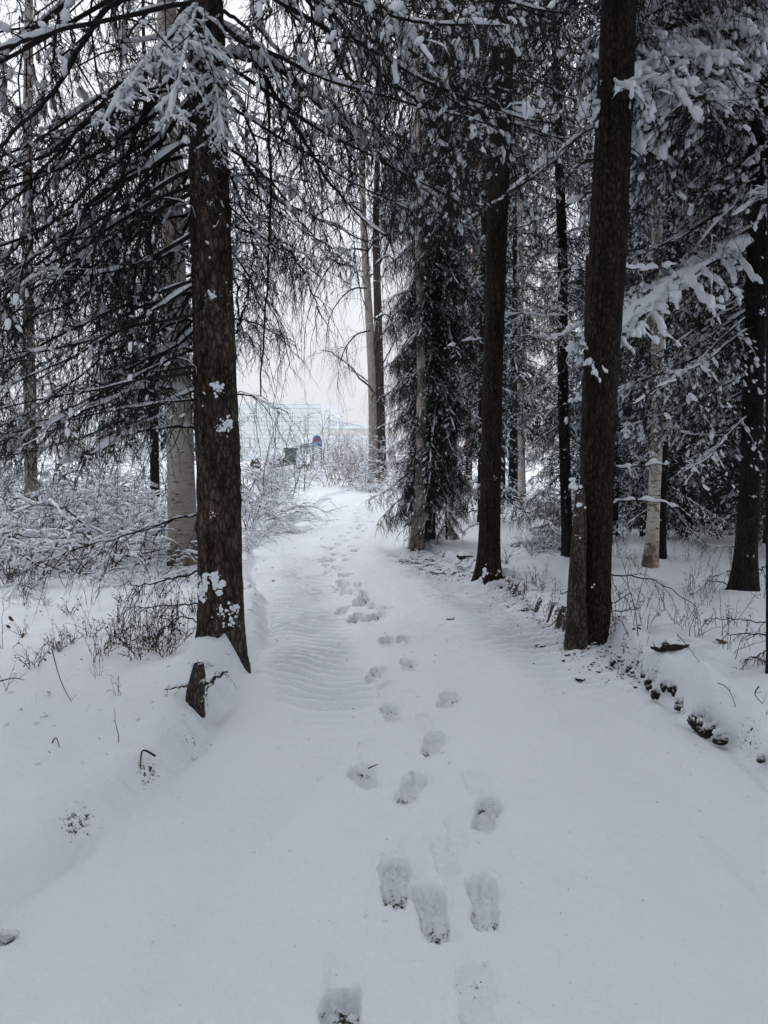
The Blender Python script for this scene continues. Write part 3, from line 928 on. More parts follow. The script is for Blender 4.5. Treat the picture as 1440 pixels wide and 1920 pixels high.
# whole crowns as one mesh, for trees far off and for the tops out of reach
def crown_buf(seed, height, r_base, n_wh, per, snow, hang=0.5, z_first=0.0, dens=48, top_r=0.25, n2=11, n3=5):
    rg = np.random.default_rng(seed)
    B, S = Buf(), Buf()
    pool = [bough_geo(rg, L=1.0, n2=n2, n3=n3, l3=0.17, l2f=0.42, droop=0.28, lift=0.10, hang=hang, z3=-0.5, dens=dens, nl=0.047, nw=0.0135,
                      snow=snow, sprob=0.5, tprob=0.10, r0=0.012, sides=3, twigs=False, ssides=3, sM=5, nc=int(1500 * snow), cs=snow * 0.95, cr=(3, 4)) for _ in range(7)]
    for i in range(n_wh):
        f = i / (n_wh - 1)
        z = z_first + (height - z_first) * f
        rad = (r_base * (1 - f) ** 0.8 + top_r * f) * rg.uniform(0.8, 1.2)
        a0 = rg.uniform(0, 6.28)
        for k in range(per):
            az = a0 + k * 6.283 / per + rg.uniform(-.35, .35)
            L = rad * rg.uniform(0.6, 1.2)
            pit = rg.uniform(0.0, 0.4) * (1 - f) - 0.3 * f
            c, s = math.cos(pit), math.sin(pit)
            Ry = np.array([[c, 0, s], [0, 1, 0], [-s, 0, c]])
            c, s = math.cos(az), math.sin(az)
            Rz = np.array([[c, -s, 0], [s, c, 0], [0, 0, 1]])
            M = Rz @ Ry * L
            w, sn = pool[rg.integers(len(pool))]
            off = (0, 0, z + rg.uniform(-.15, .15))
            B.merge(w, M, off); S.merge(sn, M, off)
    return B, S


CROWNS = []
for sd, hgt, rb, nw_, per, sn, hg in ((11, 14, 1.9, 30, 5, 0.011, .6), (12, 12, 1.5, 28, 5, 0.013, .8), (13, 15, 2.2, 32, 5, 0.010, .5)):
    w, s = crown_buf(sd, hgt, rb, nw_, per, sn, hg)
    CROWNS.append((w.mesh('crown', MATS_B), s.mesh('crown_snow', [M_SNOW]), hgt, rb))
w, s = crown_buf(14, 2.6, 1.0, 11, 5, 0.030, .6, dens=60, top_r=0.1)
YOUNG = (w.mesh('crown', MATS_B), s.mesh('crown_snow', [M_SNOW]))


def put_crown(tree, i, z, sc, rot):
    me, sm, hgt, rb = CROWNS[i]
    o = link('crown', me, tree, z, (0, 0, rot), sc)
    link('crown_snow', sm, o)
    return o


def lumps(rg, n, spread, size, flat=0.5):
    """A patch of clinging snow in local x-z, thin along y."""
    b = Buf()
    for i in range(n):
        c = np.array([rg.normal() * spread[0], 0, rg.normal() * spread[1]])
        s = size * (0.18 + 0.95 * rg.random() ** 2.2)
        u = np.linspace(0, math.pi, 7); v = np.arange(9) / 9 * 2 * math.pi
        U, Vv = np.meshgrid(u, v, indexing='ij')
        X = np.stack([np.sin(U) * np.cos(Vv), np.sin(U) * np.sin(Vv) * flat, np.cos(U)], -1)
        d = 1 + 0.55 * noise3(X[..., 0] * 1.7 + i * 3.1, X[..., 1] * 1.7, X[..., 2] * 1.7 + c[0] * 9)
        X = X * d[..., None] * s + c
        i0 = np.arange(6)[:, None] * 9 + np.arange(9)[None]; j0 = np.arange(6)[:, None] * 9 + (np.arange(9)[None] + 1) % 9
        b.add(X.reshape(-1, 3), f4=np.stack([i0, i0 + 9, j0 + 9, j0], -1).reshape(-1, 4))
    return b


def snow_patch(tree, base, pts, rad, px, py, wpx, hpx, rg, n=9):
    """Snow stuck on the near side of a trunk at picture place px, py."""
    Y = base[1]
    p = AT(px, py, Y)
    c = ax_at(pts, p[2]); r = float(np.interp(p[2], pts[:, 2], rad))
    dx = np.clip((p[0] - c[0]) / r, -0.98, 0.98)
    y = c[1] - r * math.sqrt(1 - dx * dx) * 1.0
    b = lumps(rg, n * 3, (wpx / F_PX * Y / 2.5, hpx / F_PX * Y / 2.5), 0.5 * min(wpx, hpx) / F_PX * Y * 0.50, .30)
    o = b.build('snow_patch', M_SNOW, tree, loc=np.array([p[0], y, p[2]]) - base)
    o.rotation_euler = (0, 0, math.asin(dx))
    o['kind'] = 'stuff'
    return o


def tree_root(name, key, label, cat='tree', group=None):
    return thing(name, label, cat, BASES[key], 0, group)


def custom_branch(tree, base, path, Y, r0, r1, snow=0.02, twigs=10, tl=0.35, sub=5, seed=0, live=0.0, grav=0.7, gap=0.2, sides=6, mat=None, dens=220):
    """A branch along picture points at depth Y (one value or one per point), with hanging twigs."""
    rg = np.random.default_rng(seed)
    Ys = np.linspace(Y[0], Y[1], len(path)) if hasattr(Y, '__len__') else np.full(len(path), Y)
    for k_, v_ in BASES.items():
        if v_ is base:
            Ys = Ys * (v_[1] / NOMINAL[k_])
    P = np.array([AT(px, py, yy) for (px, py), yy in zip(path, Ys)]) - base
    P = resample(P[None], max(14, 4 * len(path)))
    P[:, 1:] += rg.normal(size=P[:, 1:].shape) * 0.006
    N = P.shape[1]
    rr = np.linspace(r0, r1, N)[None]
    w, sn = Buf(), Buf()
    w.tube(P, rr, sides, 0)
    if snow:
        snow_on(rg, sn, P, rr, np.full(1, snow), 6, 36, 1.0, gap, lump=0.5)
    if twigs:
        S, Ls, t, idx = spawn(rg, P, twigs, 0.15, 1.0, np.array([tl]), 0.6, 0.6, -0.35, grav, N=7, prof=0.3, wig=0.10)
        rs = np.linspace(1, 0.25, 7)[None] * (0.0022 + 0.006 * Ls[:, None])
        w.tube(S, rs, 3, 0)
        T3, L3, _, _ = spawn(rg, S, sub, 0.15, 1.0, Ls * 0.45, 0.6, 0.6, -0.35, 0.4, N=4, prof=0.3, wig=0.12)
        w.tube(T3, np.array([1, .8, .6, .3])[None] * np.full((len(T3), 1), 0.0018), 3, 0)
        if live:
            lv = rg.random(len(T3)) < live
            needles(rg, w, T3[lv], dens, 0.017, 0.0024)
        if snow:
            snow_on(rg, sn, S, rs, snow * 0.45, 4, 8, 0.45, 0.3)
    o = w.build('branch', [mat or M_TWIG, M_NEEDLE], tree)
    if sn.n:
        sn.build('branch_snow', M_SNOW, o)
    return o


# ---- L1: the big spruce on the left of the path
base = BASES['L1']
pts, rad = trunk_axis('L1', 8)
t = tree_root('spruce_tree', 'L1', 'thick grey brown spruce with snow clumps on its trunk on left path edge')
trunk_buf(pts, rad, base, 1, 56, 200, 0.07, 0.13, 26).build('trunk', M_BARK_L, t)
rgl = np.random.default_rng(21)
for px, py, w_, h_, n_ in ((405, 1086, 34, 26, 14), (384, 1105, 18, 34, 12), (430, 1135, 24, 18, 10), (432, 1162, 20, 16, 8), (448, 1150, 12, 22, 7), (415, 1210, 14, 22, 8),
                           (416, 730, 14, 16, 6), (432, 795, 16, 24, 9), (420, 805, 10, 12, 4), (430, 555, 12, 26, 9), (404, 562, 14, 10, 5), (362, 502, 12, 6, 4),
                           (408, 960, 8, 12, 3), (404, 395, 8, 6, 3), (384, 292, 12, 8, 4), (396, 345, 10, 8, 3), (370, 262, 10, 12, 4), (414, 318, 12, 8, 4),
                           (378, 1240, 30, 16, 10), (400, 1248, 30, 14, 10)):
    snow_patch(t, base, pts, rad, px, py, w_, h_, rgl, n_ * 2)
CB = [  # path, depth, r0, r1, snow, twigs, twig length
    ([(368, 733), (320, 727), (270, 722), (240, 708), (208, 700), (178, 712)], (5.95, 5.6), .013, .005, .020, 14, .30, 0),
    ([(280, 723), (235, 737), (150, 775), (105, 790), (45, 812)], (5.8, 5.3), .010, .004, .016, 16, .36, .1),
    ([(367, 803), (310, 802), (240, 815), (170, 850), (105, 870)], (5.95, 5.4), .012, .004, .018, 16, .36, 0),
    ([(356, 548), (280, 570), (200, 610), (130, 655), (60, 695)], (6.0, 5.6), .012, .004, .008, 22, .5, .25),
    ([(352, 462), (300, 482), (250, 500), (165, 515), (85, 505)], (6.0, 5.2), .014, .006, .018, 22, .5, .15),
    ([(349, 293), (300, 300), (230, 332), (170, 382), (120, 475), (100, 560)], (5.95, 5.2), .016, .006, .012, 26, .5, .25),
    ([(330, -60), (260, -10), (205, 10), (150, 88), (100, 172), (30, 242), (-30, 310)], (6.0, 5.0), .022, .009, .006, 30, .55, .3),
    ([(345, 130), (300, 170), (262, 235), (240, 290), (222, 362), (203, 400), (175, 480), (160, 590)], (5.9, 5.0), .020, .006, .0, 30, .55, .3),
    ([(352, 90), (280, 120), (200, 188), (150, 240), (70, 330), (-20, 412)], (5.9, 5.2), .018, .007, .008, 30, .5, .3),
    ([(352, 330), (300, 400), (262, 450), (255, 520), (250, 640), (262, 760)], (6.1, 5.9), .014, .005, .0, 26, .45, .3),
    ([(352, 215), (280, 260), (190, 330), (120, 400), (40, 455), (-30, 520)], (6.1, 6.3), .016, .006, .012, 30, .55, .35),
    ([(355, 400), (290, 420), (210, 470), (120, 540), (20, 590)], (6.1, 6.6), .014, .005, .010, 30, .55, .4),
    ([(358, 600), (290, 622), (200, 668), (100, 742), (0, 800)], (6.1, 6.5), .012, .004, .009, 28, .5, .3),
    ([(360, 655), (310, 656), (235, 695), (190, 735), (150, 800)], (6.0, 5.7), .011, .004, .012, 20, .4, .1),
    ([(372, 965), (320, 976), (220, 1010), (140, 1032), (60, 1060)], (6.0, 5.6), .009, .003, .005, 20, .40, 0),
    ([(372, 1070), (335, 1083), (280, 1096), (245, 1100)], (6.0, 5.7), .008, .003, .0, 12, .25, 0),
    ([(372, 1132), (300, 1137), (230, 1140)], (6.0, 5.8), .006, .002, .0, 14, .25, 0),
    ([(370, 1166), (340, 1155), (315, 1172), (285, 1192)], (6.0, 5.7), .006, .002, .0, 8, .2, 0),
    ([(420, 50), (460, 85), (490, 130), (540, 215), (580, 280), (620, 345), (680, 410), (725, 442)], (5.9, 5.3), .020, .006, .009, 26, .45, .25),
    ([(424, 104), (470, 113), (518, 130)], (5.8, 5.6), .018, .012, .030, 3, .3, .0),
    ([(442, 625), (455, 582), (468, 540), (480, 470)], (6.1, 6.3), .010, .004, .0, 8, .3, .2),
    ([(420, 20), (470, 60), (500, 160), (506, 330), (502, 520), (492, 640), (489, 742)], (6.1, 5.6), .014, .005, .0, 16, .30, .3),
    ([(425, 240), (470, 320), (520, 375), (600, 410), (690, 455)], (6.1, 6.6), .014, .004, .008, 24, .4, .3),
    ([(430, 420), (480, 440), (540, 470), (575, 520), (600, 590)], (6.1, 6.3), .012, .004, .006, 20, .4, .4),
]
for i, (pa, Y, r0, r1, sn_, tw, tl, lv) in enumerate(CB):
    custom_branch(t, base, pa, Y, r0, r1, sn_, tw, tl, 6, 1000 + i, lv)
rgb = np.random.default_rng(31)
# needled curtains, both sides, and heavy snow paws in front near the top
LB = [  # kind, px, py at the trunk, azimuth deg (0 = right, 90 = away), pitch, length
    ('hang', 425, 300, 12, .35, 1.2), ('hang', 425, 360, -20, .45, 1.1), ('hang', 425, 250, 40, .3, 1.5), ('hang', 428, 430, 60, .4, 1.2), ('hang', 420, 180, 8, .30, 1.7),
    ('hang', 420, 110, 25, .2, 2.0), ('hang', 418, 60, -12, .2, 2.2), ('live', 418, 20, 30, .25, 2.3), ('hang', 418, -60, 0, .25, 2.6), ('live', 418, -90, -28, .30, 2.4),
    ('hang', 418, -140, 15, .3, 2.7), ('hang', 418, -200, 45, .25, 2.6), ('hang', 418, -240, -10, .35, 2.8), ('live', 418, -330, 25, .4, 2.8), ('hang', 418, -420, 0, .5, 2.9),
    ('lace', 352, 330, 185, .25, 2.2), ('lace', 352, 420, 168, .2, 2.2), ('lace', 352, 250, 200, .25, 2.4), ('lace', 352, 520, 180, .2, 2.1), ('lace', 352, 600, 165, .15, 1.9),
    ('lace', 352, 130, 190, .25, 2.6), ('hang', 352, 60, 175, .2, 2.4), ('lace', 352, 10, 205, .3, 2.7), ('hang', 352, -50, 160, .3, 2.6), ('lace', 352, -100, 190, .35, 2.8),
    ('hang', 352, 300, 140, .3, 2.0), ('hang', 352, 380, 125, .35, 1.9), ('hang', 352, 470, 130, .3, 1.8), ('hang', 352, 560, 145, .25, 1.7), ('lace', 352, 680, 170, .15, 1.7),
    ('hang', 352, 200, 150, .3, 2.2), ('hang', 352, 100, 140, .3, 2.3), ('live', 352, -200, 180, .4, 2.8), ('hang', 352, -300, 200, .45, 2.8), ('lace', 352, 740, 190, .1, 1.5),
    ('paw', 350, 10, 232, .55, 1.25), ('paw', 370, -10, 262, .65, 1.2), ('paw', 380, 40, 290, .75, 1.0), ('paw', 352, 20, 222, .5, .95), ('lace', 352, 640, 178, 0.2, 1.8), ('hang', 352, 340, 190, .3, 2.2), ('lace', 352, 590, 186, .2, 1.9), ('lace', 352, 720, 185, .1, 1.7), ('hang', 352, 130, 184, .3, 2.5), ('lace', 352, 700, 200, 0.15, 1.7), ('lace', 352, 310, 172, 0.3, 2.3), ('lace', 352, 160, 170, 0.3, 2.5), ('lace', 352, 520, 205, 0.25, 1.9), ('paw', 392, 60, 305, .9, .9),
    ('hang', 400, 250, 90, .3, 1.6), ('hang', 400, 100, 80, .3, 1.9), ('hang', 400, 400, 100, .3, 1.5),
]
for kd, px, py, az, pi_, L in LB:
    z = AT(px, py, base[1])[2]
    put_bough(t, kd, ax_at(pts, min(z, pts[-1][2] - .1)) - base, R(az), pi_, L, rgb, rgb.uniform(-.2, .2))
put_crown(t, 0, ax_at(pts, 7.2) - base, 0.95, 1.0)

# ---- R1: the straight red-brown trunk right of the path
base = BASES['R1']
pts, rad = trunk_axis('R1', 8)
t = tree_root('spruce_tree', 'R1', 'straight red brown spruce trunk between the path birch and the thickest right trunk')
trunk_buf(pts, rad, base, 2, 40, 180, 0.05, 0.20, 18).build('trunk', M_BARK_R, t)
for px, py, w_, h_, n_ in ((908, 1082, 16, 20, 8), (932, 1072, 12, 10, 5), (924, 895, 6, 5, 2), (945, 20, 8, 6, 3), (934, 800, 6, 4, 2)):
    snow_patch(t, base, pts, rad, px, py, w_, h_, rgl, n_ * 2)
CB = [([(905, 388), (890, 405), (868, 418)], (9.3, 9.0), .012, .006, .016, 4, .2, 0),
      ([(925, 62), (895, 70), (860, 85), (830, 105), (800, 140)], (9.3, 8.8), .016, .006, .016, 10, .3, .3),
      ([(955, 52), (1000, 40), (1040, 34), (1090, 20)], (9.4, 9.8), .013, .005, .016, 10, .35, .4),
      ([(950, 190), (1000, 195), (1060, 190), (1100, 160)], (9.4, 9.6), .010, .004, .014, 10, .35, .3),
      ([(950, 230), (990, 240), (1040, 262), (1090, 285)], (9.3, 8.8), .014, .006, .017, 8, .3, .2),
      ([(948, 300), (985, 292), (1020, 290)], (9.3, 9.0), .009, .004, .014, 6, .3, .1),
      ([(940, 590), (985, 588), (1020, 592), (1060, 590)], (9.4, 9.6), .008, .003, .014, 8, .25, .2),
      ([(905, 635), (870, 640), (830, 655)], (9.4, 9.2), .008, .003, .012, 6, .3, .2),
      ([(940, 632), (980, 630), (1030, 630)], (9.4, 9.7), .008, .003, .010, 8, .25, .2),
      ([(900, 955), (880, 960), (862, 973)], (9.3, 8.9), .007, .003, .0, 3, .15, 0), ([(900, 982), (878, 990), (857, 1002)], (9.3, 8.9), .007, .003, .008, 3, .15, 0),
      ([(908, 180), (880, 200), (850, 212), (800, 260)], (9.4, 9.9), .010, .004, .016, 10, .3, .4),
      ([(890, 385), (925, 382), (960, 360), (1040, 300), (1100, 245)], (8.9, 8.6), .011, .009, .014, 4, .2, 0)]
for i, (pa, Y, r0, r1, sn_, tw, tl, lv) in enumerate(CB):
    custom_branch(t, base, pa, Y, r0, r1, sn_, tw, tl, 5, 1100 + i, lv)
rgb = np.random.default_rng(32)
whorls(t, pts, base, rgb, 5.6, 8.0, 0.45, 4, lambda z: 1.7, ['live', 'hang', 'hang'], (0.1, 0.5), lambda a, z: abs(a + math.pi / 2) > 0.7 or z > 5.5)
put_crown(t, 2, ax_at(pts, 8.0) - base, 0.9, 2.0)

# ---- R2: thickest trunk on the right with a broken snag grown against it
base = BASES['R2']
pts, rad = trunk_axis('R2', 8)
t = tree_root('spruce_tree', 'R2', 'thickest dark spruce trunk on the right path edge with broken snag against it')
trunk_buf(pts, rad, base, 3, 48, 190, 0.06, 0.22, 24).build('trunk', M_BARK_R, t)
sg_px = [(1083, 1192, 42), (1081, 1120, 34), (1084, 1040, 30), (1087, 975, 25), (1088, 930, 20), (1090, 912, 9)]
sp = np.array([AT(px, py, base[1] - 0.12) for px, py, _ in sg_px]); sr = np.array([w for _, _, w in sg_px]) / F_PX * (base[1] - .12) / 2
so = trunk_buf(sp, sr, base, 5, 40, 120, 0.10, 0.12, 8, 0.14).build('snag', M_DEAD, t)
for px, py, w_, h_, n_ in ((1080, 912, 20, 22, 10), (1090, 945, 18, 12, 7), (1084, 1005, 10, 10, 4), (1082, 965, 12, 8, 4)):
    p = AT(px, py, base[1] - 0.22)
    b = lumps(rgl, n_, (w_ / F_PX * 6.2 / 3, h_ / F_PX * 6.2 / 3), .5 * min(w_, h_) / F_PX * 6.2 * .6, .8)
    b.build('snow_patch', M_SNOW, so, loc=p - base)
st_px = [(1096, 960, 12), (1098, 800, 12), (1100, 650, 11), (1102, 480, 8)]
sp2 = np.array([AT(px, py, base[1] + .12) for px, py, _ in st_px]); sr2 = np.array([w for _, _, w in st_px]) / F_PX * base[1] / 2
trunk_buf(sp2, sr2, base, 6, 16, 60, 0.06, 0.0).build('dead_stem', M_DEAD, t)
for px, py, w_, h_, n_ in ((1112, 1095, 10, 8, 4), (1130, 1130, 6, 6, 2), (1150, 850, 5, 5, 2)):
    snow_patch(t, base, pts, rad, px, py, w_, h_, rgl, n_ * 2)
CB = [([(1148, 875), (1180, 878), (1225, 870), (1262, 874)], (6.4, 6.0), .011, .005, .012, 6, .2, 0),
      ([(1146, 945), (1185, 938), (1230, 940), (1268, 952)], (6.4, 6.0), .010, .004, .012, 6, .2, 0),
      ([(1140, 1083), (1150, 1077), (1200, 1082), (1250, 1100), (1305, 1140)], (6.4, 5.9), .008, .003, .0, 8, .3, 0),
      ([(1140, 1137), (1165, 1122), (1185, 1110)], (6.4, 6.2), .006, .002, .0, 4, .15, 0),
      ([(1140, 1148), (1170, 1145), (1195, 1140)], (6.4, 6.2), .007, .003, .0, 2, .1, 0),
      ([(1142, 1190), (1170, 1192), (1215, 1185)], (6.4, 6.0), .006, .002, .0, 6, .2, 0),
      ([(1110, 610), (1085, 612), (1060, 625), (1020, 640)], (6.4, 6.2), .011, .004, .014, 8, .25, 0),
      ([(1100, 752), (1070, 755), (1040, 765), (1010, 772)], (6.4, 6.2), .009, .004, .012, 8, .25, 0),
      ([(1108, 508), (1070, 505), (1030, 512)], (6.4, 6.6), .009, .004, .012, 8, .25, .1),
      ([(1110, 358), (1090, 372), (1040, 400), (1000, 415), (950, 432)], (6.4, 6.0), .011, .005, .014, 6, .25, 0),
      ([(1112, 238), (1080, 258), (1040, 290), (990, 330), (930, 380)], (6.4, 5.8), .013, .006, .016, 6, .25, 0),
      ([(1175, 235), (1200, 210), (1235, 160)], (6.5, 6.8), .010, .004, .012, 8, .25, .2),
      ([(1158, 770), (1200, 750), (1245, 720), (1290, 715)], (6.5, 6.9), .010, .004, .008, 10, .3, .2),
      ([(1165, 500), (1210, 505), (1270, 495)], (6.5, 6.9), .010, .004, .014, 8, .3, .2),
      ([(1072, 1100), (1064, 1108), (1050, 1112)], (6.3, 6.2), .007, .003, .0, 0, .1, 0)]
for i, (pa, Y, r0, r1, sn_, tw, tl, lv) in enumerate(CB):
    custom_branch(t, base, pa, Y, r0, r1, sn_, tw, tl, 5, 1200 + i, lv)
rgb = np.random.default_rng(33)
whorls(t, pts, base, rgb, 5.6, 8.5, 0.5, 4, lambda z: 2.0, ['live', 'hang'], (0.1, 0.4))
put_crown(t, 0, ax_at(pts, 8.4) - base, 0.95, 4.0)

# ---- C: the birch standing at the path's right edge
base = BASES['C']
pts, rad = trunk_axis('C', 3)
t = tree_root('birch_tree', 'C', 'slim pale birch with tan peeling foot at the bend of the path')
trunk_buf(pts, rad, base, 7, 32, 160, 0.05, 0.12, 8).build('trunk', M_BIRCH, t)
custom_branch(t, base, [(770, 985), (762, 983), (757, 990)], 12.2, .022, .012, .012, 0, mat=M_BIRCH)
for i, (pa, Y) in enumerate([([(784, 540), (770, 545), (750, 552), (735, 560)], (12.3, 11.5)), ([(785, 430), (760, 428), (730, 440), (700, 450)], (12.3, 11.8)),
                             ([(784, 330), (760, 300), (735, 250)], (12.3, 11.9)), ([(784, 250), (810, 215), (835, 180), (850, 140)], (12.3, 11.9)), ([(782, 130), (750, 90), (715, 60), (690, 40)], (12.3, 11.7))]):
    custom_branch(t, base, pa, Y, .016, .005, .014, 16, .5, 7, 1300 + i, 0, grav=.8)

# ---- other mid-distance spruces with boughs of their own
def spruce(key, label, mat, seed, z0, z1, step, n, Lf, kinds, pitch, crown=None, sides=32, rows=120, az_ok=None, rough=0.05, extra=7, group=None, knots=8, zcrown=None):
    base = BASES[key]
    pts, rad = trunk_axis(key, extra)
    t = tree_root('spruce_tree', key, label, 'tree', group)
    trunk_buf(pts, rad, base, seed, sides, rows, rough, 0.22, knots).build('trunk', mat, t)
    rg = np.random.default_rng(seed)
    whorls(t, pts, base, rg, z0, z1, step, n, Lf, kinds, pitch, az_ok)
    if crown is not None:
        put_crown(t, crown, ax_at(pts, zcrown or z1) - base, 0.9, seed)
    return t, pts, rad, base


spruce('S1', 'dense dark green spruce right behind the slim path birch, hung with drooping boughs', M_BARK_D, 40, 1.25, 8.6, 0.22, 6,
       lambda z: 1.15 + .1 * math.sin(z * 3), ['green', 'green', 'green', 'green', 'live', 'hang'], (0.20, 0.60), 1, zcrown=8.2)
_s = [o for o in bpy.data.objects if o.get('label', '').startswith('dense dark green spruce')][0]
_rg = np.random.default_rng(46); _p, _r = trunk_axis('S1', 7)
for _i in range(48):
    _z = 1.0 + 5.4 * (_i / 47)
    put_bough(_s, ('green', 'green', 'hang')[_i % 3], ax_at(_p, _z) - BASES['S1'], R(_rg.uniform(200, 275) if _i % 2 else _rg.uniform(242, 262)), _rg.uniform(.15, .5), _rg.uniform(1.1, 1.5), _rg)
tr, pr, rr_, br = spruce('R3', 'narrow dark spruce trunk just left of the thickest right trunk', M_BARK_D, 41, 1.0, 7.0, 0.27, 4,
                         lambda z: 0.95, ['live', 'hang', 'hang'], (0.2, 0.55), 1, az_ok=lambda a, z: abs(a + math.pi / 2) > 0.6 or z > 3.2)
spruce('R5', 'thin black spruce stem touching the pale birch on the right', M_BARK_D, 42, 0.9, 6.5, 0.30, 4, lambda z: 1.1, ['live', 'hang'], (0.15, 0.5), 1,
       az_ok=lambda a, z: abs(a + math.pi / 2) > 0.9 or z > 2.5)
tr, pr, rr_, br = spruce('R6', 'dark spruce trunk near the right picture edge with low dead twigs', M_BARK_D, 43, 2.2, 7.5, 0.30, 5, lambda z: 1.7, ['live', 'hang', 'live'], (0.1, 0.45), 0,
                         az_ok=lambda a, z: abs(a + math.pi / 2) > 0.75, knots=14, sides=40, rows=160)
rgb = np.random.default_rng(44)
for px, py, az, pi_, L, kd in ((1424, 455, 222, .06, 3.1, 'paw'), (1424, 60, 221, .28, 3.1, 'paw'), (1424, 20, 226, .15, 3.3, 'paw'), (1424, 170, 205, .28, 2.5, 'live'), (1424, -60, 219, .35, 3.3, 'heavy'), 
                               (1426, 210, 196, .30, 2.3, 'live'), (1424, -40, 205, .35, 2.9, 'live'), (1424, 120, 235, .3, 2.8, 'live'), (1424, -120, 215, .45, 3.0, 'live'), (1424, 300, 250, .30, 2.2, 'live'),
                               (1424, 420, 190, .3, 1.8, 'live'), (1424, 560, 185, .25, 1.7, 'hang'), (1424, 640, 195, .2, 1.5, 'hang'), (1424, -200, 225, .5, 3.0, 'live'), (1424, 250, 265, .4, 2.2, 'live'), (1424, 0, 255, .45, 2.4, 'heavy'),
                               (1424, 360, 210, .25, 1.9, 'hang'), (1424, 60, 190, .3, 2.2, 'hang')):
    z = AT(px, py, br[1])[2]
    put_bough(tr, kd, ax_at(pr, z) - br, R(az), pi_, L, rgb, rgb.uniform(-.15, .15), True, .75 if kd == 'paw' else 1.0)
for i, (pa, Y) in enumerate([([(1388, 905), (1350, 915), (1310, 920)], (8.6, 8.3)), ([(1388, 1062), (1350, 1078), (1330, 1080)], (8.6, 8.4)), ([(1380, 1100), (1355, 1092), (1320, 1088)], (8.6, 8.2)),
                             ([(1398, 800), (1350, 812), (1300, 815), (1250, 800)], (8.6, 8.2)), ([(1410, 860), (1430, 855), (1450, 862)], (8.5, 8.2)), ([(1390, 1020), (1370, 1025), (1345, 1024)], (8.6, 8.3)),
                             ([(1412, 640), (1360, 652), (1300, 650)], (8.6, 8.2)), ([(1412, 700), (1360, 730), (1330, 760)], (8.6, 8.4))]):
    custom_branch(tr, br, pa, Y, .009, .003, .010 if i % 2 else 0.0, 8, .3, 5, 1400 + i, 0)
for px, py, w_, h_, n_ in ((1405, 930, 8, 5, 3), (1412, 830, 10, 6, 4), (1420, 590, 8, 8, 4), (1398, 1040, 10, 5, 3), (1424, 560, 8, 5, 3)):
    snow_patch(tr, br, pr, rr_, px, py, w_, h_, rgl, n_ * 2)

base = BASES['R7']
pts, rad = trunk_axis('R7', 0)
t = tree_root('spruce_sapling', 'R7', 'thin dead sapling stem cut by the right picture edge, with bare low twigs', 'sapling')
trunk_buf(pts, rad, base, 8, 12, 80, 0.08, 0.1, 10).build('trunk', M_BARK_D, t)
for i, pa in enumerate([[(1440, 1245), (1420, 1232), (1400, 1236), (1388, 1260)], [(1440, 1262), (1410, 1255), (1370, 1268), (1350, 1262)], [(1440, 1170), (1400, 1162), (1345, 1160)], [(1440, 1288), (1400, 1282), (1365, 1250)],
                        [(1440, 1188), (1400, 1190), (1360, 1188)], [(1440, 1220), (1425, 1225), (1405, 1240)], [(1440, 1060), (1420, 1072), (1395, 1070)], [(1440, 965), (1415, 970), (1390, 985)], [(1440, 1000), (1420, 1015), (1410, 1030)]]):
    custom_branch(t, base, pa, (4.9, 4.7), .005, .002, 0, 6, .14, 4, 1500 + i, 0, grav=.3)

# ---- birches
def birch(key, label, mat, seed, sides=24, rows=110, limbs=9, z0=3.0, L=1.8, extra=5, snow=0.010, group=None, fine=8, name='birch_tree'):
    base = BASES[key]
    pts, rad = trunk_axis(key, extra)
    t = tree_root(name, key, label, 'tree', group)
    trunk_buf(pts, rad, base, seed, sides, rows, 0.05, 0.18, 10).build('trunk', mat, t)
    rg = np.random.default_rng(seed + 60)
    w, sn = Buf(), Buf()
    P = (pts - base)[None]
    P = resample(P, 30)
    hz = P[0, :, 2]
    t0 = float(np.interp(z0, hz, np.linspace(0, 1, 30)))
    S, Ls, _, _ = spawn(rg, P, limbs, t0, 1.0, np.array([L]), 0.75, 0.65, 0.25, 0.25, N=8, prof=0.35, wig=0.10)
    rs = np.linspace(1, .25, 8)[None] * (0.012 * Ls[:, None])
    w.tube(S, rs, 4, 0); snow_on(rg, sn, S, rs, snow * 1.2, 4, 12, 0.9, 0.2)
    A, La, _, _ = spawn(rg, S, 7, .15, 1., Ls * .55, .7, .6, .1, .5, N=6, prof=.3, wig=.12)
    ra = np.linspace(1, .3, 6)[None] * (0.0045 + 0.003 * La[:, None])
    w.tube(A, ra, 3, 0); snow_on(rg, sn, A, ra, snow * .8, 4, 7, 0.7, 0.3)
    Bq, Lb, _, _ = spawn(rg, A, fine, .1, 1., La * .7, .7, .5, -.2, .9, N=5, prof=.3, wig=.12)
    w.tube(Bq, np.linspace(1, .4, 5)[None] * np.full((len(Bq), 1), .0028), 3, 0)
    snow_on(rg, sn, Bq, .0028, snow * .5, 3, 5, 0.35, 0.3)
    o = w.build('crown', [M_TWIG_G], t)
    sn.build('crown_snow', M_SNOW, o)
    return t, pts, rad, base


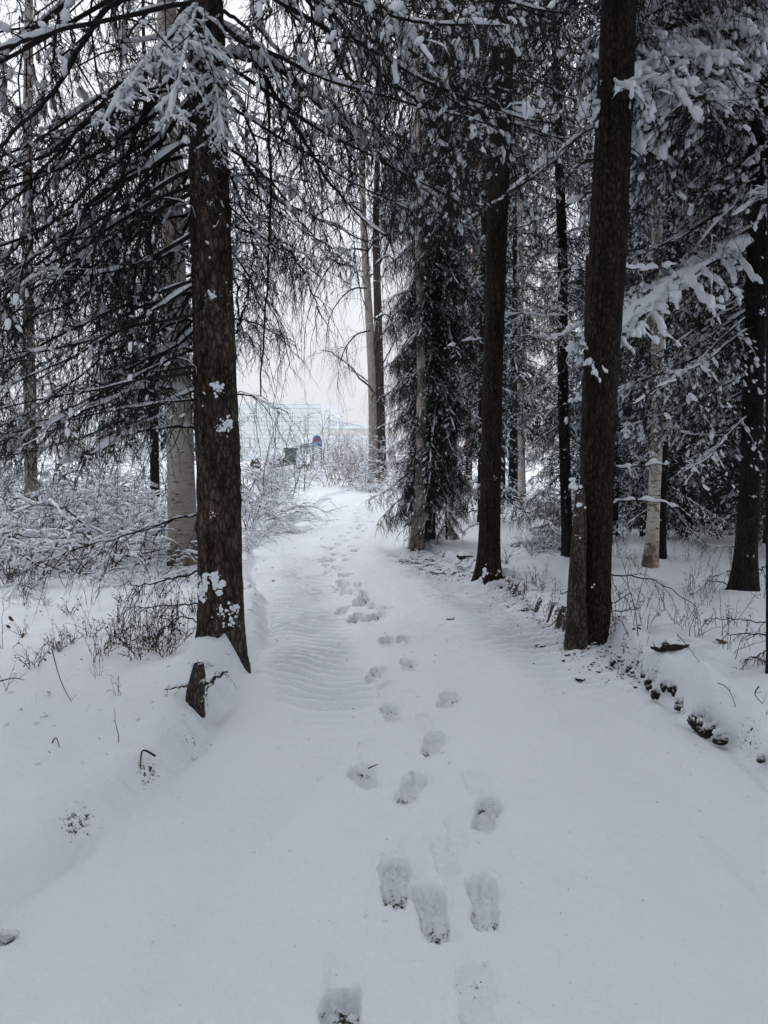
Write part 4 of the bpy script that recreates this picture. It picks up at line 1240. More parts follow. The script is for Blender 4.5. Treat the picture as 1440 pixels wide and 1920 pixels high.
t, pts, rad, base = birch('L2', 'broad weathered grey birch standing behind the big left spruce', M_BIRCH_G, 50, 40, 160, 16, 2.2, 2.0)
for i, (pa, Y) in enumerate([([(345, 520), (420, 500), (470, 530), (520, 600), (545, 690)], (10.3, 9.0)), ([(345, 640), (430, 600), (490, 610), (530, 640)], (10.4, 9.4)), ([(340, 420), (420, 380), (480, 400), (530, 470), (555, 560)], (10.3, 8.8)),
                             ([(345, 760), (430, 740), (480, 745), (525, 775)], (10.4, 9.6)), ([(340, 360), (440, 330), (520, 340), (590, 400), (620, 470)], (10.3, 8.6))]):
    custom_branch(t, base, pa, Y, .018, .004, .010, 22, .55, 7, 1600 + i, 0, grav=.9)
birch('R4', 'clean white birch between the two right dark spruce trunks', M_BIRCH, 51, 28, 130, 8, 4.5, 1.4)
birch('FB', 'pale birch at the far left picture edge behind snowy shrubs', M_BIRCH_G, 52, 20, 90, 20, 1.5, 2.2)
tp1, p1p, p1r, p1b = birch('P1', 'left stem of the distant birch pair where the path ends', M_BIRCH_G, 53, 16, 70, 34, 3.6, 5.0, snow=.012, fine=9)
for i, (pa, Y) in enumerate([([(690, 470), (650, 470), (605, 520), (575, 600), (570, 680)], (33, 31)), ([(688, 540), (655, 545), (620, 590), (610, 660)], (33, 31)), ([(684, 400), (640, 380), (590, 410), (555, 480), (545, 560)], (33, 30)),
                             ([(694, 620), (665, 630), (640, 670), (632, 730)], (33, 32)), ([(682, 330), (650, 290), (610, 300), (585, 350)], (33, 31)), ([(700, 500), (730, 480), (752, 520), (758, 600)], (33, 32)), ([(702, 600), (725, 590), (742, 630), (745, 690)], (33, 32))]):
    custom_branch(tp1, p1b, pa, Y, .040, .010, .016, 24, 1.4, 8, 1700 + i, 0, grav=.55)
birch('P2', 'right stem of the distant birch pair where the path ends', M_DEAD, 54, 16, 70, 28, 3.4, 4.6, snow=.012, fine=9)
birch('Q2', 'tan birch seen just right of the straight red brown trunk', M_BIRCH, 55, 14, 60, 10, 4.0, 2.5)
birch('Q3', 'small distant birch right of the clean white birch', M_BIRCH, 56, 12, 60, 8, 3.5, 2.0)
birch('Q1', 'thin tan trunk touching the tan birch on its left', M_PINE, 57, 12, 50, 6, 5.0, 1.5)
t = birch('PO', 'orange barked pine trunk in the distance left of the straight red brown trunk', M_PINE, 58, 16, 60, 6, 7.0, 2.0, name='pine_tree')
spruce('Q4', 'grey stem just left of the small distant birch on the right', M_BARK_D, 59, 2.0, 8, .5, 4, lambda z: 1.4, ['live', 'heavy'], (.1, .5), 1, 12, 40)
spruce('Q5', 'slender dark stem half hidden behind the straight red brown trunk', M_BARK_D, 60, 2.5, 9, .55, 4, lambda z: 1.5, ['live', 'hang'], (.1, .5), 1, 12, 40)
spruce('Q6', 'slender black stem just left of the clean white birch', M_BARK_D, 61, 1.6, 7, .4, 4, lambda z: 1.1, ['live', 'hang'], (.1, .5), 1, 12, 50)
spruce('Q7', 'dim spruce trunk seen just left of the right edge spruce', M_BARK_D, 62, 1.2, 8, .45, 4, lambda z: 1.6, ['live', 'heavy'], (.1, .5), 2, 14, 50)

# small spruce beside the birch's foot
p = G(838, 1012, 0.03)
t = thing('young_spruce', 'low drooping young spruce beside the foot of the path birch', 'tree', p)
tb = Buf(); tb.tube(np.array([[0, 0, -.1], [-.02, 0, .4], [-.03, .02, .9], [-.02, .02, 1.25]]), np.array([.02, .016, .010, .004]), 8)
tb.build('trunk', M_BARK_D, t)
rgb = np.random.default_rng(45)
for i in range(26):
    z = rgb.uniform(.2, 1.15)
    put_bough(t, 'green', (-.02, 0, z), rgb.uniform(0, 6.28), rgb.uniform(.1, .5), (0.75 - 0.45 * z) * rgb.uniform(.7, 1.1), rgb)

# ---- forest behind: whole spruces as trunk + crown
rgf = np.random.default_rng(70)
TR_B = Buf(); TR_B.tube(np.array([[0, 0, -.3], [0, 0, .3], [.03, 0, 3], [0, .04, 8], [0, 0, 15]]), np.array([.16, .12, .105, .07, .01]), 10)
TR_ME = TR_B.mesh('trunk', [M_BARK_D])


def far_spruce(x, y, sc, cz, label, group, ci=None):
    z = H(x, y)
    t = thing('spruce_tree', label, 'tree', (x, y, z), rgf.uniform(0, 6.28), group)
    t.scale = (sc, sc, sc * rgf.uniform(0.9, 1.15))
    link('trunk', TR_ME, t)
    put_crown(t, rgf.integers(3) if ci is None else ci, (0, 0, cz), 1.0, rgf.uniform(0, 6.28))
    return t


FAR = [  # px, depth, scale, crown start
    (905, 17, .95, 1.0), (1150, 14, .9, 1.0), (1290, 13.5, .85, 1.3), (1345, 16, 1.0, .7), (1450, 13, 1.0, 1.2), (1540, 11, 1.0, 1.4),
    (1190, 18, 1.0, .8), (1260, 20, 1.1, .7), (1400, 20, 1.1, .6), (1500, 18, 1.1, .8), (960, 23, 1.1, 2.4), (1120, 23, 1.2, 1.4),
    (1310, 26, 1.3, 1.0), (1400, 29, 1.4, .9), (1490, 25, 1.3, .8), (905, 31, 1.3, 3.0), (1170, 36, 1.5, 2.0), (1370, 40, 1.5, 1.3), (1460, 38, 1.5, 1.0), (850, 42, 1.5, 2.5)]
for px, d, sc, cz in FAR:
    PLACED.append((far_spruce((px - CX) / F_PX * d, d, sc, cz, '', 'spruces deep in the right forest'), 'snow dusted dark forest spruce', px, d))
for px, d, sc, cz in ((-90, 11, 1.0, 2.2), (-200, 15, 1.1, 1.5), (290, 19, 1.0, 2.4)):
    PLACED.append((far_spruce((px - CX) / F_PX * d, d, sc, cz, '', 'spruces left behind the tangle'), 'tall dark spruce behind the snowy tangle', px, d))
# the wood goes on beside and behind the camera
for x, y, sc in ((-3.2, 1.5, 1.0), (-4.6, -1.5, 1.1), (-2.6, -3.2, 1.0), (3.6, 1.0, 1.0), (4.8, 3.2, 1.0), (2.9, -2.5, 1.0), (4.4, -5, 1.1), (-5.4, 4.0, 1.0), (-3.8, -6.5, 1.1), (5.8, 6.5, 1.0), (0.4, -9, 1.2),
                 (7.5, 0, 1.2), (-8, 1, 1.2), (-7.5, -6, 1.2), (7.5, -7, 1.2), (-3, -13, 1.3), (4, -13, 1.3)):
    far_spruce(x, y, sc, 3.2, 'tall spruce standing beside or behind the camera outside the picture', 'spruces around the viewer')
# young snow-laden spruces of the undergrowth
for px, py, sc in ((1030, 1030, .5), (1330, 985, .8), (1425, 1000, .8), (1280, 965, .75), (1365, 950, .9), (1175, 985, .7),  (1440, 950, 1.0)):
    p = G(px, py, .03)
    t = thing('young_spruce', 'snow laden young spruce in the undergrowth right of the path', 'tree', (p[0], p[1], H(p[0], p[1])), rgf.uniform(0, 6.28), 'young spruces in the right undergrowth')
    PLACED.append((t, 'snow laden young undergrowth spruce', px, p[1]))
    t.scale = (sc, sc, sc * rgf.uniform(.8, 1.1))
    o = link('crown', YOUNG[0], t, (0, 0, .08)); link('crown_snow', YOUNG[1], o)


# ------------------------------------------------------------------ shrubs
def shrub_mesh(seed, stems=9, L=1.8, lean=0.55, grav=0.35, snow=0.013, mat=M_TWIG_G, n2=6, n3=5, r=0.009, leaves=0, fine=0):
    rg = np.random.default_rng(seed)
    w, sn = Buf(), Buf()
    az = rg.uniform(0, 6.28, stems)
    ln = L * rg.uniform(.55, 1.15, stems)
    le = np.clip(lean + rg.normal(size=stems) * .25, .05, 1.25)
    e = np.linspace(0, 1, 12)
    d = np.stack([np.cos(az) * np.sin(le), np.sin(az) * np.sin(le), np.cos(le)], 1)
    P = d[:, None] * (ln[:, None] * e[None])[..., None]
    P[..., 2] -= (grav * ln)[:, None] * (e ** 2.2)[None] * rg.uniform(.6, 1.4, stems)[:, None]
    P[..., :2] += rg.uniform(-.15, .15, (stems, 1, 2))
    P += np.cumsum(rg.normal(size=P.shape), 1) * 0.014 * L
    P[..., 2] = np.maximum(P[..., 2], 0.02 + 0.03 * rg.random((stems, 12)))
    P[:, 0, 2] = -.12
    rs = np.linspace(1, .35, 12)[None] * (r * ln / L)[:, None]
    w.tube(P, rs, 4, 0); snow_on(rg, sn, P, rs, snow, 5, 22, 1.0, .2)
    A, La, _, _ = spawn(rg, P, n2, .15, 1., ln * .5, .7, .6, .25, .35, N=7, prof=.35, wig=.12)
    A[..., 2] = np.maximum(A[..., 2], .02)
    ra = np.linspace(1, .35, 7)[None] * np.full((len(A), 1), r * .45)
    w.tube(A, ra, 3, 0); snow_on(rg, sn, A, ra, snow * .8, 4, 10, .9, .2)
    Bq, Lb, _, _ = spawn(rg, A, n3, .1, 1., La * .5, .7, .6, .15, .3, N=5, prof=.3, wig=.12)
    Bq[..., 2] = np.maximum(Bq[..., 2], .02)
    w.tube(Bq, np.linspace(1, .5, 5)[None] * np.full((len(Bq), 1), .0022), 3, 0)
    snow_on(rg, sn, Bq, .0022, snow * .5, 4, 6, .6, .3)
    if leaves:
        i = rg.integers(len(Bq), size=leaves)
        p = Bq[i, 4]
        for q in p:
            s = rg.uniform(.012, .022); dd = norm(rg.normal(size=3) + np.array([0, 0, -1.5])); sd = norm(np.cross(dd, rg.normal(size=3)))
            w.add([q, q + dd * s + sd * s * .45, q + dd * 2 * s, q + dd * s - sd * s * .45], f4=[[0, 1, 2, 3]], mat=1)
    return w.mesh('stems', [mat, M_LEAF]), sn.mesh('snow', [M_SNOW])


SH = {'tangle': [shrub_mesh(600 + i, 7, 2.3, .95, .75, .018, n2=5, n3=5, r=.017) for i in range(3)],
      'bush': [shrub_mesh(620 + i, 11, 1.5, .55, .35, .017, n2=6, n3=5, leaves=20) for i in range(3)],
      'red': [shrub_mesh(640 + i, 12, 1.6, .5, .25, .010, M_TWIG_R, 6, 6) for i in range(2)],
      'bare': [shrub_mesh(660 + i, 4, 2.4, .28, .10, .005, M_TWIG_G, 6, 5, r=.010, leaves=26) for i in range(3)]}


def put_shrub(kind, px, py, sc, rg, label, group, z=0.05, name='shrub'):
    p = G(px, py, z)
    a, b = SH[kind][rg.integers(len(SH[kind]))]
    t = thing(name, label, 'shrub', (p[0], p[1], H(p[0], p[1]) - .02), rg.uniform(0, 6.28), group)
    PLACED.append((t, label, px, p[1]))
    t.scale = (sc, sc, sc * rg.uniform(.8, 1.15))
    o = link('stems', a, t); link('snow', b, o)
    return t


rgs = np.random.default_rng(81)
LT, GT = 'snow laden bent shrub of the tangle', 'bent shrubs of the left tangle'
for px, py, sc in ((30, 1075, .9), (120, 1060, 1.0), (210, 1050, 1.0), (90, 1010, 1.1), (190, 1005, 1.1), (-20, 1020, 1.2), (270, 1020, .9), (40, 985, 1.2), (140, 975, 1.2), (230, 975, 1.2), (300, 975, 1.1), (-60, 1090, 1.1), (-10, 965, 1.4), (90, 955, 1.5), (190, 950, 1.5), (280, 945, 1.5)):
    put_shrub('tangle' if rgs.random() < .75 else 'bush', px, py, sc, rgs, LT, GT)
for px, py, sc in ((20, 1110, .7), (80, 1098, .75), (150, 1092, .75), (215, 1085, .7), (265, 1062, .75), (300, 1050, .8), (170, 1040, .9), (60, 1045, .95), (245, 1040, .85), (110, 1030, 1.0), (300, 1098, .45), (335, 1080, .45), (-40, 1060, 1.0), (290, 1005, 1.0)):
    put_shrub('tangle' if rgs.random() < .65 else 'bush', px, py, sc, rgs, LT, GT)
LT, GT = 'thin frosted bush behind the tangle', 'frosted bushes behind the left tangle'
for i in range(16):
    put_shrub(('bare', 'bush')[i % 2], rgs.uniform(-150, 330), rgs.uniform(905, 960), rgs.uniform(1.3, 2.4), rgs, LT, GT)
LT, GT = 'low snowy path side bush', 'snowy bushes right of the left spruce'
for px, py, sc in ((480, 985, .8), (505, 972, .7), (490, 960, .9), (515, 945, .9), (470, 950, 1.2), (500, 935, 1.2), (465, 1000, .7), (475, 1015, .5), (498, 1000, .5), (512, 988, .5), (465, 1040, .4),  (515, 925, 1.1), (500, 918, 1.5), (525, 910, 1.5), (460, 920, 1.5)):
    put_shrub('tangle' if rgs.random() < .5 and px < 500 else 'bush', px, py, sc, rgs, LT, GT)
LT, GT = 'leafless upright bush', 'upright bushes before the building'
for px, py, sc in ((535, 940, 1.2), (590, 905, 1.7), (555, 908, 1.7), (500, 915, 1.7), (620, 900, 1.8), (570, 898, 1.9), (565, 922, 1.3), (520, 930, 1.4), (610, 915, 1.5), (480, 950, 1.3), (450, 960, 1.2)):
    put_shrub('bare', px, py, sc, rgs, LT, GT)
LT, GT = 'brown path end bush', 'reddish bushes at the path end'
for px, py, sc in ((650, 915, 1.5), (680, 918, 1.4), (625, 912, 1.4), (700, 922, 1.2), (660, 905, 1.9), (735, 918, 1.4), (640, 902, 2.0), (690, 904, 1.9), (720, 908, 1.7), (755, 912, 1.6)):
    put_shrub('red' if rgs.random() < .65 else 'bush', px, py, sc, rgs, LT, GT)
LT, GT = 'snowy bush among the trunks', 'snowy bushes among the far right trunks'
for px, py, sc in ((800, 922, 1.4), (840, 930, 1.2), (880, 935, 1.2), (860, 915, 1.6), (975, 950, .9), (1140, 980, .8), (1300, 985, .8), (1250, 990, .7), (1350, 990, .8), (1430, 1010, .8), (1200, 960, 1.2), (1320, 950, 1.3), (1410, 945, 1.4), (960, 920, 1.6), (1060, 920, 1.8),
                 (1000, 1042, .4)):
    put_shrub('bush', px, py, sc, rgs, LT, GT)

# ------------------------------------------------------------------ stump on the left, twigs and small plants
p = G(366, 1325, .08)
stump = thing('stump', 'broken mossy stump with snow cap before the big left spruce', 'stump', (p[0], p[1], .05))
b0 = np.array([p[0], p[1], .05])
sp = np.array([AT(px, py, p[1]) for px, py in ((366, 1330), (367, 1295), (371, 1268), (373, 1244))]); sr = np.array([17, 16, 14, 9]) / F_PX * p[1]
trunk_buf(sp, sr, b0, 9, 32, 60, .12, .12, 4, .18).build('stump_wood', M_DEAD, stump)
custom_branch(stump, b0, [(376, 1278), (392, 1280), (405, 1270), (428, 1258)], (p[1] - .02, p[1] - .1), .014, .007, .010, 4, .12, 2, 77, mat=M_DEAD, grav=1.0)
custom_branch(stump, b0, [(404, 1272), (388, 1296), (378, 1318)], p[1] - .06, .006, .003, .006, 0, mat=M_DEAD)
custom_branch(stump, b0, [(360, 1290), (335, 1290), (310, 1293)], p[1] + .1, .009, .004, .006, 2, .1, 2, 78, mat=M_DEAD)
b = lumps(rgl, 14, (.045, .012), .035, .9)
b.build('snow_cap', M_SNOW, stump, loc=AT(378, 1244, p[1] + .04) - b0)


def plant_mesh(seed, stems=5, L=.28, leaves=16, lean=.5, n2=3):
    rg = np.random.default_rng(seed)
    w = Buf()
    az = rg.uniform(0, 6.28, stems); le = np.abs(rg.normal(size=stems)) * lean
    ln = L * rg.uniform(.4, 1.1, stems); e = np.linspace(0, 1, 7)
    d = np.stack([np.cos(az) * np.sin(le), np.sin(az) * np.sin(le), np.cos(le)], 1)
    P = d[:, None] * (ln[:, None] * e[None])[..., None]
    P[..., :2] += rg.normal(size=(stems, 1, 2)) * .03
    P += np.cumsum(rg.normal(size=P.shape), 1) * .012 * L
    P[:, 0, 2] = -.05
    w.tube(P, np.linspace(1, .4, 7)[None] * np.full((stems, 1), .0024), 4, 0)
    if n2:
        A, La, _, _ = spawn(rg, P, n2, .3, 1., ln * .4, .7, .6, .1, .2, N=4, wig=.12)
        w.tube(A, np.linspace(1, .4, 4)[None] * np.full((len(A), 1), .0015), 3, 0)
    else:
        A = P[:, 3:]
    for _ in range(leaves):
        q = A[rg.integers(len(A)), rg.integers(1, 4)]
        s = rg.uniform(.005, .011); dd = norm(rg.normal(size=3)); sd = norm(np.cross(dd, rg.normal(size=3)))
        w.add([q, q + dd * s + sd * s * .55, q + dd * 2 * s, q + dd * s - sd * s * .55], f4=[[0, 1, 2, 3]], mat=0)
    return w.mesh('small_plant', [M_PLANT])


PL = {'leafy': [plant_mesh(700 + i) for i in range(4)], 'twiggy': [plant_mesh(710 + i, 4, .42, 4, .7, 4) for i in range(4)], 'stick': [plant_mesh(720 + i, 1, .26, 1, .35, 0) for i in range(4)],
      'mat': [plant_mesh(730 + i, 11, .22, 46, .9, 3) for i in range(3)]}
rgp = np.random.default_rng(91)


def put_plant(kind, px, py, sc, label, group=None, name='small_plant', cat='plant'):
    p = G(px, py, .07)
    o = link(name, PL[kind][rgp.integers(len(PL[kind]))], None, (p[0], p[1], H(p[0], p[1]) - .005), (0, 0, rgp.uniform(0, 6.28)), sc)
    if group:
        PLACED.append((o, {'leafy': 'small upright leafy sprig', 'mat': 'spreading dark dwarf plant', 'twiggy': 'bare forked twig plant', 'stick': 'single thin bare stalk'}[kind] + ' in snow', px, p[1]))
    return tag(o, label, cat, group)


put_plant('stick', 215, 1400, 1.1, 'single upright twig standing alone in the open left snow', None, 'twig', 'twig')
put_plant('leafy', 218, 1315, .6, 'tiny leafy sprig in the snow left of the broken stump')
put_plant('leafy', 182, 1278, .6, 'tiny dark sprig in the snow left of the low plants')
put_plant('stick', 70, 1335, .3, 'very short twig poking out of snow at left', None, 'twig', 'twig')
put_plant('stick', 165, 1348, .3, 'very short twig in the snow between the lone twig and tiny sprig', None, 'twig', 'twig')
put_plant('twiggy', 10, 1310, .7, 'bare twiggy plant cut by the left picture edge', None)
put_plant('twiggy', 5, 1225, 1.1, 'bare brown leaved sapling rising at the left picture edge', None)
G1, L1_ = 'low plants left of the big spruce', 'low dark leafy plant in snow left of the big left spruce'
for i in range(34):
    px, py = rgp.uniform(30, 365), rgp.uniform(1095, 1262)
    put_plant(('leafy', 'mat', 'twiggy', 'mat')[i % 4], px, py, rgp.uniform(.7, 1.25), L1_, G1)
for px, py in ((250, 1230), (285, 1235), (225, 1200), (300, 1205), (335, 1225), (190, 1240), (265, 1190), (310, 1250), (275, 1215), (320, 1190), (345, 1205), (240, 1212), (295, 1228), (260, 1248), (340, 1178), (230, 1180), (300, 1168), (205, 1222)):
    put_plant('mat', px, py, 1.2, L1_, G1)
G2, L2_ = 'low plants in the right clearing', 'low dark plant in the snowy clearing right of the thickest trunk'
for i in range(46):
    px, py = rgp.uniform(1150, 1440), rgp.uniform(1040, 1260)
    put_plant(('leafy', 'twiggy', 'stick', 'leafy')[i % 4], px, py, rgp.uniform(.6, 1.2), L2_, G2)
put_plant('twiggy', 1180, 1218, 1.5, 'spreading bare twig plant in the middle of the right clearing')
G3, L3_ = 'low plants between the two right path trunks', 'low leafy plant between the straight trunk and the thickest trunk'
for i in range(22):
    px, py = rgp.uniform(940, 1065), rgp.uniform(1050, 1150)
    if py < 1050 + (px - 940) * .2 or py > 1085 + (px - 940) * .75:
        continue
    put_plant(('leafy', 'mat', 'twiggy')[i % 3], px, py, rgp.uniform(.7, 1.2), L3_, G3)


# fallen twigs lying on the snow
def lying(px_path, r, label, zoff=.012, name='fallen_twig', sub=3, mat=M_PLANT):
    P = []
    for px, py, h in px_path:
        q = G(px, py, .06)
        q = G(px, py, H(q[0], q[1]))
        P.append([q[0], q[1], H(q[0], q[1]) + h])
    P = np.array(P); b0 = P[0].copy()
    Q = resample((P - b0)[None], 16)
    w = Buf(); w.tube(Q, np.linspace(r, r * .4, 16)[None], 6, 0)
    rg = np.random.default_rng(int(px_path[0][0]))
    if sub:
        A, La, _, _ = spawn(rg, Q, sub, .3, .95, np.array([.1]), .6, .6, .3, .0, N=4)
        w.tube(A, np.linspace(1, .4, 4)[None] * np.full((len(A), 1), r * .4), 4, 0)
    o = w.build(name, [mat], None, loc=b0)
    return tag(o, label, 'twig')


lying([(100, 1272, .18), (115, 1300, .07), (138, 1322, -.01)], .004, 'thin straight stick leaning in the snow at far left', sub=1)
lying([(292, 1456, .05), (268, 1455, .045), (264, 1472, -.02)], .006, 'short forked twig bridging the left path bank', sub=1)
lying([(98, 1398, .02), (106, 1393, .035), (113, 1402, -.01)], .004, 'small curled twig half buried in the left snow', sub=0)
lying([(1015, 1182, .01), (1035, 1175, .04), (1055, 1168, .02)], .006, 'short dark stick on the gravelly rim by the thickest trunk', sub=1)
lying([(1268, 1228, .08), (1290, 1240, .06), (1315, 1262, .01)], .003, 'thin bent twig lying in the right clearing', sub=3)
lying([(1345, 1302, .02), (1365, 1310, .03), (1380, 1318, 0)], .003, 'short twig lying behind the right snow berm', sub=2)
lying([(1422, 1310, .10), (1415, 1320, .05), (1432, 1338, 0)], .004, 'crooked twig standing behind the berm at right edge', sub=2)
lying([(0, 1282, .02), (25, 1280, .03), (46, 1281, .02)], .005, 'dark level stick at the left picture edge', sub=1)
lying([(690, 1443, .015), (700, 1441, .02), (709, 1438, .015)], .004, 'tiny stick lying in a boot print on the path', sub=0)

# brown leaves: on the snow, and hanging at the left edge
def leaf(p, s, label, group=None, rot=(0.5, 0.3, 0.2)):
    x = np.linspace(-1, 1, 9); wv = np.sqrt(np.maximum(1 - x ** 2, 0)) * .42
    V = np.concatenate([np.stack([x, wv, .18 * x ** 2 + .1], 1), np.stack([x, x * 0, .12 * x ** 2], 1), np.stack([x, -wv, .18 * x ** 2 + .1], 1)]) * s
    i = np.arange(8)
    f = np.concatenate([np.stack([i, i + 1, i + 10, i + 9], 1), np.stack([i + 9, i + 10, i + 19, i + 18], 1)])
    b = Buf(); b.add(V, f4=f); b.add(V - [0, 0, .004], f4=f[:, ::-1])
    o = b.build('dry_leaf', [M_LEAF], None, loc=p)
    o.rotation_euler = rot
    return tag(o, label, 'leaf', group)


q = G(1350, 1243, .06); leaf((q[0], q[1], H(q[0], q[1]) + .01), .05, 'single curled brown leaf lying in the right clearing')
for px, py, lb in ((20, 1160, 'brown leaf hanging on a stem at the left edge, highest of three'), (15, 1175, 'brown leaf hanging on a stem at the left edge, lowest of three'), (42, 1192, 'brown leaf just right of the left edge stem, over the snow')):
    leaf(AT(px, py, 5.6), .028, lb, rot=(1.3, rgp.uniform(0, 1), rgp.uniform(0, 3)))


# soil clods torn up on the right bank
def clod_mesh(seed, s=1.0):
    u = np.linspace(0, math.pi, 15); v = np.arange(22) / 22 * 2 * math.pi
    U, Vv = np.meshgrid(u, v, indexing='ij')
    X = np.stack([np.sin(U) * np.cos(Vv), np.sin(U) * np.sin(Vv), np.cos(U)], -1)
    d = 1 + .42 * noise3(X[..., 0] * 1.6 + seed, X[..., 1] * 1.6, X[..., 2] * 1.6) + .22 * noise3(X[..., 0] * 4 + seed, X[..., 1] * 4, X[..., 2] * 4) + .10 * noise3(X[..., 0] * 9, X[..., 1] * 9 + seed, X[..., 2] * 9)
    X = X * d[..., None] * s
    i0 = np.arange(14)[:, None] * 22 + np.arange(22)[None]; j0 = np.arange(14)[:, None] * 22 + (np.arange(22)[None] + 1) % 22
    b = Buf(); b.add(X.reshape(-1, 3), f4=np.stack([i0, i0 + 22, j0 + 22, j0], -1).reshape(-1, 4))
    return b


CL = [(8, 1742, 40, 18, 'dark soil patch breaking through the bank at the left picture edge'), (1308, 1362, 18, 24, 'narrow soil clod leaning on the largest berm clod'), (1236, 1285, 14, 18, 'half buried soil clod in the middle of the upper berm'), (1172, 1250, 14, 12, 'crumbly clod where the berm leaves the thickest trunk'), (1297, 1352, 26, 36, 'largest dark soil clod on the face of the right berm'), (1345, 1383, 24, 24, 'dark soil clod nearest the viewer on the right berm'), (1324, 1368, 22, 22, 'ragged soil clod between the largest and the nearest berm clod'),
      (1255, 1296, 20, 30, 'upright dark soil clod near the middle of the right berm'), (1272, 1318, 22, 20, 'snow flecked soil clod above the largest berm clod'), (1212, 1280, 16, 22, 'dark soil clod third from the thickest trunk on the berm'),
      (1222, 1300, 14, 22, 'lower soil clod of the upper berm pair'), (1197, 1262, 10, 14, 'small dark clod where the berm begins below the thickest trunk'), (1420, 1420, 14, 14, 'dim soil clod on the berm at the right picture edge'), (1143, 1240, 12, 12, 'dark clod just below the foot of the thickest trunk')]
for i, (px, py, w_, h_, lb) in enumerate(CL):
    q = G(px, py, .07)
    s = max(w_, h_) / F_PX * q[1] / 2
    b = Buf()
    for j in range(5):
        c1 = clod_mesh(i * 7.3 + j * 2.9, rgp.uniform(.34, .62))
        b.merge(c1, None, (rgp.uniform(-.55, .55), rgp.uniform(-.3, .5), rgp.uniform(-.6, .45)))
    o = b.build('soil_clod', [M_CLOD], None, loc=(q[0] + (.04 if px > 500 else -.02), q[1] + .04, max(H(q[0], q[1]) * .6, .04) + (s * .3 if px > 500 else -.03)))
    o.scale = (s * w_ / max(w_, h_) * 1.3, s * 1.2, s * h_ / max(w_, h_) * 1.35)
    o.rotation_euler = (0, 0, rgp.uniform(-.4, .4))
    tag(o, lb, 'soil clod', 'soil clods torn from the banks')
    cp = lumps(rgl, 16, (.55, .14), .42, .9).build('snow_cap', M_SNOW, o, loc=(.15, .25, .72))
db = Buf()
for i in range(480):
    px = rgp.uniform(985, 1200); py = 1178 + (px - 1010) * .34 + rgp.normal() * 17
    q = G(px, py, .05)
    s = .0045 + .011 * rgp.random() ** 2.5
    cb = clod_mesh(i * 1.7, s)
    v = np.concatenate(cb.v).reshape(15, 22, 3)[::2, ::2].reshape(-1, 3) if False else None
    m = Buf()
    u = np.linspace(0, math.pi, 5); vv = np.arange(6) / 6 * 6.283
    U, Vv = np.meshgrid(u, vv, indexing='ij')
    X = np.stack([np.sin(U) * np.cos(Vv), np.sin(U) * np.sin(Vv), np.cos(U) * .8], -1)
    X = X * (1 + .8 * noise3(X[..., 0] * 1.5 + i, X[..., 1] * 1.5, X[..., 2] * 1.5))[..., None] * s
    i0 = np.arange(4)[:, None] * 6 + np.arange(6)[None]; j0 = np.arange(4)[:, None] * 6 + (np.arange(6)[None] + 1) % 6
    db.add(X.reshape(-1, 3) + [q[0], q[1], H(q[0], q[1]) + s * .4], f4=np.stack([i0, i0 + 6, j0 + 6, j0], -1).reshape(-1, 4))
o = db.build('soil_crumbs', [M_CLOD])
o['kind'] = 'stuff'
q = G(1045 / 1, 1192, .04)
for px, py, s, lb in ((1014, 1199, .035, 'flat dark stone lying on the path below the thickest trunk'), (1088, 1255, .03, 'small dark stone on the path at the berm start'), (845, 1152, .03, 'tiny dark stone in the right wheel ripples'), (1242, 1262, .07, 'snowy round stone behind the berm'), (1265, 1272, .07, 'second snowy round stone behind the berm, nearer'), (1262 - 390, 1048, .10, 'snowy stone left of the straight trunk foot')):
    q = G(px, py, .05)
    b = clod_mesh(px * .13, s)
    o = b.build('stone', [M_CLOD], None, loc=(q[0], q[1], H(q[0], q[1]) + s * .25))
    o.scale = (1.2, 1, .6)
    tag(o, lb, 'stone')
    if s > .05:
        lumps(rgl, 9, (.4, .1), .62, .9).build('snow_cap', M_SNOW, o, loc=(.1 * s, .2 * s, .55 * s)).scale = (s, s, s)

# needles, bark flakes and small lumps of snow fallen from the branches: past counting
def litter(name, mat, n, fx, fy, s0, s1, seed, flat):
    rg = np.random.default_rng(seed)
    B = Buf()
    x, y = fx(rg, n), fy(rg, n)
    z = terrain(x, y)[0]
    if flat:
        a = rg.uniform(0, 6.28, n); L = rg.uniform(s0, s1, n); w = L * rg.uniform(.08, .3, n)
        d = np.stack([np.cos(a), np.sin(a), rg.normal(size=n) * .15], 1); q = np.stack([-np.sin(a), np.cos(a), np.zeros(n)], 1)
        p = np.stack([x, y, z + .004], 1)
        V = np.stack([p - d * L[:, None] * .5 - q * w[:, None] * .5, p - d * L[:, None] * .3 + q * w[:, None] * .5, p + d * L[:, None] * .5 + [0, 0, .003]], 1)
        B.add(V.reshape(-1, 3), f3=np.arange(3 * n).reshape(-1, 3)[:, ::-1])
    else:
        u = np.linspace(0, math.pi, 5)[:, None]; v = np.arange(6)[None] / 6 * 6.283
        e = np.stack([np.sin(u) * np.cos(v), np.sin(u) * np.sin(v), np.cos(u) + 0 * v], -1).reshape(-1, 3)
        r = s0 + (s1 - s0) * rg.random(n) ** 3
        V = e[None] * (1 + .22 * rg.normal(size=(n, 30, 1))) * r[:, None, None]
        V[..., 2] *= .7
        V += np.stack([x, y, z + r * .25], 1)[:, None]
        i0 = np.arange(4)[:, None] * 6 + np.arange(6)[None]; j0 = np.arange(4)[:, None] * 6 + (np.arange(6)[None] + 1) % 6
        f = np.stack([i0, i0 + 6, j0 + 6, j0], -1).reshape(-1, 4)
        B.add(V.reshape(-1, 3), f4=(f[None] + (np.arange(n) * 30)[:, None, None]).reshape(-1, 4))
    o = B.build(name, [mat]); o['kind'] = 'stuff'


def _side(rg, n):
    return np.where(rg.random(n) < .5, rg.uniform(-4.5, -.9, n), rg.uniform(1.2, 4.5, n))


